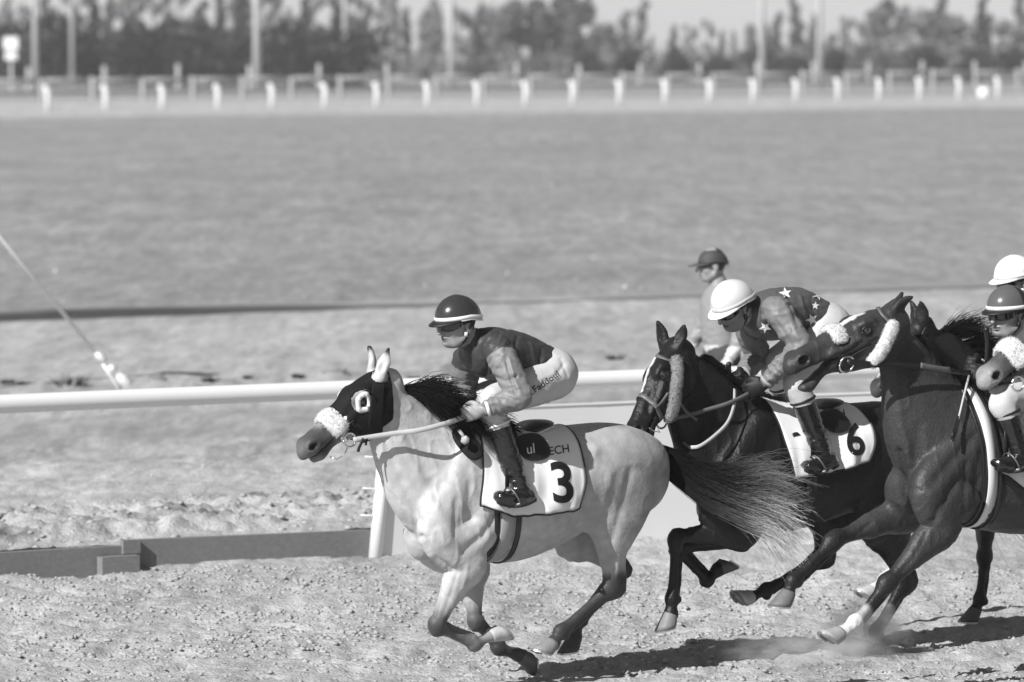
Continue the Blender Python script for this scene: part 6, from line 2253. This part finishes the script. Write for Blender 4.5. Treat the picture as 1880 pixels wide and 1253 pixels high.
# stars on the silks
def star(px, py, r, rot, parent, i, sq=1.0):
    V2 = [(0, 0, 0)]; F2 = []
    for k in range(10):
        a = rot + k * math.pi / 5; rr = 1.0 if k % 2 == 0 else .42
        V2.append((math.cos(a) * rr, math.sin(a) * rr, 0))
    n = 11
    Vx = []; Fx = []
    for k in range(10):       # fan refined once so that it follows the cloth
        a, b, c = np.array(V2[0]), np.array(V2[1 + k]), np.array(V2[1 + (k + 1) % 10])
        m = len(Vx); Vx += [a, b, c, (a + b) / 2, (b + c) / 2, (a + c) / 2]
        Fx += [(m, m + 3, m + 5), (m + 3, m + 1, m + 4), (m + 5, m + 4, m + 2), (m + 3, m + 4, m + 5)]
    Vx = np.array(Vx)
    lo, hi = Vx[:, :2].min(0), Vx[:, :2].max(0)
    f = lambda u: (px + (lo[0] + (hi[0] - lo[0]) * u[0]) * r, py - (lo[1] + (hi[1] - lo[1]) * u[1]) * r * sq)
    return flat_print(Vx, Fx, f, RB['jb'], fb, m_whiteprint, parent, 'star', .004)
for i, (px, py, r, rot, sq) in enumerate(((1442, 540, 12, .5, .95), (1501, 541, 13, 1.2, .9), (1490, 587, 12, .7, 1.0), (1405, 601, 12, .9, .9), (1400, 531, 9, .4, .5), (1496, 562, 8, .2, 1.0), (1445, 520.5, 8, .3, .3))):
    star(px, py, r, rot, RB['jersey'], i, sq)
V2, F2 = text_geo('A.Faddoul', .004); flat_print(V2, F2, quad_px((968, 731), (1027, 691), (961, 721)), RA['bb'], fa, m_print, RA['breeches'], 'lettering', .006)

# ---- bay with open mouth
clC, bvC = saddle_cloth(HC, 'white saddle cloth of the bay partly hidden by the boot at right', (1820, 738), (1960, 750), (1836, 866), (2010, 880), (2025, 850),
                        [(1830, 868), (1850, 875), (1880, 900), (1950, 905), (2010, 890), (2030, 880)])
girth(HC, 1822, 'white banded girth slanting under the bay at right', w=.06, m=m_white_trim)
saddle(HC, 'small black racing saddle of the head-throwing bay', (1868, 742), (1965, 728), None)
brC = fempty('bridle', 'bridle with white sheepskin rolls on the head-throwing bay', 'bridle', fc, HC['hp'](.4, -.06))
wool_band(HC, .345, -.05, 1.1, .013, m_wool, brC, 'sheepskin_noseband', slant=-.05, width=.038, off=.010)
rl = []
for q in ((1634, 602), (1622, 625), (1608, 648), (1598, 660)):
    p, n = ray_hit(HC['bvh'], fc, *q)
    rl.append((p if p is not None else fc.p(*q, .1)) + (n if n is not None else np.array([0, 1.0, 0])) * .026)
wool_roll(rl, .034, m_wool, brC, 'sheepskin_cheek_roll')
px_strap(HC['bvh'], fc, [(1612, 567), (1620, 580), (1634, 594)], .020, m_brownleather, brC, 'browband')
px_strap(HC['bvh'], fc, [(1612, 622), (1590, 632), (1565, 645), (1545, 655)], .024, m_blackleather, brC, 'cheek_strap')
px_strap(HC['bvh'], fc, [(1600, 634), (1575, 647), (1552, 660)], .012, m_blackleather, brC, 'cheek_strap', .006)
cC = bit_ring(HC, 1552, 668, .042, brC)
rein(HC, [(1555, 664, .10), (1600, 668, .13), (1650, 669, .15), (1700, 673, .15), (1745, 680, .12), (1782, 686, .08)], .030, m_blackleather, brC)
rein(HC, [(1690, 671, .158), (1715, 674, .152), (1745, 680, .128)], .030, m_brownleather, brC, 'rein_grip')
px_strap(HC['bvh'], fc, [(1542, 660), (1543, 680), (1540, 703)], .014, m_blackleather, brC, 'chin_strap')

# ---- right edge horse
brE = fempty('bridle', 'white sheepskin noseband of the horse at the right edge', 'bridle', fe_, HE['hp'](.36, -.06))
wool_band(HE, .405, -.06, 1.6, .017, m_wool, brE, 'sheepskin_noseband', slant=.1, width=.050, off=.012)
bit_ring(HE, 1866, 705, .035, brE)
px_strap(HE['bvh'], fe_, [(1832, 708), (1848, 704), (1864, 700)], .012, m_blackleather, brE, 'bit_strap')
clE, bvE = saddle_cloth(HE, 'white saddle cloth of the horse beyond the right edge', (2150, 722), (2300, 735), (2190, 880), (2350, 885), (2370, 850),
                        [(2180, 885), (2250, 895), (2350, 885), (2370, 880)])
saddle(HE, 'small black racing saddle beyond the right edge', (2200, 728), (2300, 718), None)
clD, bvD = saddle_cloth(HD, 'white saddle cloth hidden behind the head-throwing bay', (1862, 692), (2000, 700), (1880, 820), (2030, 825), (2045, 800),
                        [(1870, 825), (1950, 830), (2030, 825), (2050, 820)])
saddle(HD, 'small black racing saddle hidden behind the head-throwing bay', (1890, 700), (1980, 690), None)
brD = fempty('bridle', 'dark bridle of the horse with flying mane', 'bridle', fd_, HD['hp'](.4, -.06))
head_loop(HD, .385, .026, m_blackleather, brD, 'noseband')
px_strap(HD['bvh'], fd_, [(1700, 600), (1680, 640), (1650, 675)], .02, m_blackleather, brD, 'cheek_strap')
rein(HD, [(1645, 690, .08), (1720, 690, .13), (1800, 680, .1), (1850, 660, .08)], .024, m_blackleather, brD)

# ------------------------------------------------------------------ person walking beyond the rail
fo_ = Frame(1318, 880, -20)
Po = fo_.p
hgt = 1.0
def L(f, l, u): return np.array([f, l, u])
JO = dict(head=L(.05, 0, 1.60), neck=L(0, 0, 1.46), chest=L(-.02, 0, 1.30), mid=L(-.02, 0, 1.10), pelvis=L(-.03, 0, .95),
          shoulder_n=L(-.04, .19, 1.36), elbow_n=L(-.10, .26, 1.08), wrist_n=L(.02, .27, .86), hand_n=L(.06, .27, .78),
          shoulder_f=L(-.02, -.19, 1.36), elbow_f=L(.06, -.26, 1.09), wrist_f=L(.20, -.25, .92), hand_f=L(.26, -.24, .86),
          hip_n=L(-.03, .09, .90), knee_n=L(-.10, .10, .50), ankle_n=L(-.32, .10, .13), toe_n=L(-.20, .11, .05),
          hip_f=L(-.02, -.09, .90), knee_f=L(.16, -.10, .50), ankle_f=L(.22, -.10, .10), toe_f=L(.38, -.11, .06))
m_trous = mat('dark_trousers', .06, .8, .2, bump=.3, bscale=14, bdist=.015)
RO = build_person(fo_, 'person in pale jacket and dark cap walking beyond the white rail', JO,
    dict(standing=True, pitch=math.radians(5), jersey=lambda V, J, a: np.where(V[:, 2] < 1.0, .6, .26), fat=.02, breeches=m_trous, vox=.011, thumb=(1.0, 0, .1), palm_n=(0, -1, 0), palm_f=(0, 1, 0),
         helmet=helm('dark_cap', .05, band=mat('cap_band', .05, .6), visor=mat('cap_peak', .07, .7), rough=.7), goggles=False))
P = crom(np.array([RO['hd'](.03, .086, -.004), RO['hd'](.10, .05, -.004), RO['hd'](.112, 0, -.004), RO['hd'](.10, -.05, -.004), RO['hd'](.03, -.086, -.004)]), 4)
V, F = ribbon(P, [unit(p - RO['hd'](0, 0, 0)) for p in P], .022, .004); obj('sunglasses', V, F, m_lens, RO['root'])

# ------------------------------------------------------------------ air: faint haze, and dust kicked up by the hooves
def volume_mat(name, dens, col=.9, noise=None, aniso=0.0):
    m = bpy.data.materials.new(name); m.use_nodes = True
    N, L = m.node_tree.nodes, m.node_tree.links
    N.clear()
    out = N.new('ShaderNodeOutputMaterial'); v = N.new('ShaderNodeVolumePrincipled')
    v.inputs['Color'].default_value = (col, col, col, 1)
    v.inputs['Density'].default_value = dens
    v.inputs['Anisotropy'].default_value = aniso
    L.new(v.outputs[0], out.inputs['Volume'])
    if noise:
        co = N.new('ShaderNodeTexCoord')
        n = N.new('ShaderNodeTexNoise'); n.inputs['Scale'].default_value = noise; n.inputs['Detail'].default_value = 5; n.inputs['Roughness'].default_value = .62
        L.new(co.outputs['Object'], n.inputs['Vector'])
        g = N.new('ShaderNodeTexGradient'); g.gradient_type = 'SPHERICAL'
        L.new(co.outputs['Object'], g.inputs[0])
        a = N.new('ShaderNodeMath'); a.operation = 'MULTIPLY_ADD'; a.inputs[1].default_value = 2.4; a.inputs[2].default_value = -1.02
        L.new(n.outputs[0], a.inputs[0])
        b = N.new('ShaderNodeMath'); b.operation = 'MULTIPLY'; b.use_clamp = True
        L.new(a.outputs[0], b.inputs[0])
        g2 = N.new('ShaderNodeMath'); g2.operation = 'POWER'; g2.inputs[1].default_value = 1.3
        L.new(g.outputs['Fac'], g2.inputs[0]); L.new(g2.outputs[0], b.inputs[1])
        c = N.new('ShaderNodeMath'); c.operation = 'MULTIPLY'; c.inputs[1].default_value = dens
        L.new(b.outputs[0], c.inputs[0]); L.new(c.outputs[0], v.inputs['Density'])
    return m
def dust(px, py, r, sq, dens, label, l=0.0):
    p = ground_at(px, py); p[2] = r * sq[2] * .55
    me = mesh_data('dust_cloud', ICO2V, ICO2F, volume_mat('dust', dens, .85, 2.6))
    o = bpy.data.objects.new('dust_cloud', me); COL.objects.link(o)
    o.location = p; o.scale = (r * sq[0], r * sq[1], r * sq[2]); o.rotation_euler = (0, 0, THETA)
    tag(o, label, 'dust', kind='stuff')
dust(1590, 1205, .30, (1.0, .8, .75), 55, 'dust thrown up around the white-socked hoof')
dust(1480, 1228, .38, (1.4, .9, .42), 17, 'thin dust drifting low behind the grey leader')
hz = MB(); hz.box((-1500, -55, -1.0), (1500, 3000, 30.0))
hzo = hz.out('haze', volume_mat('haze_air', .00032, .95), None, False)
tag(hzo, kind='stuff')
SC.cycles.volume_bounces = 1
SC.cycles.volume_step_rate = 1.0
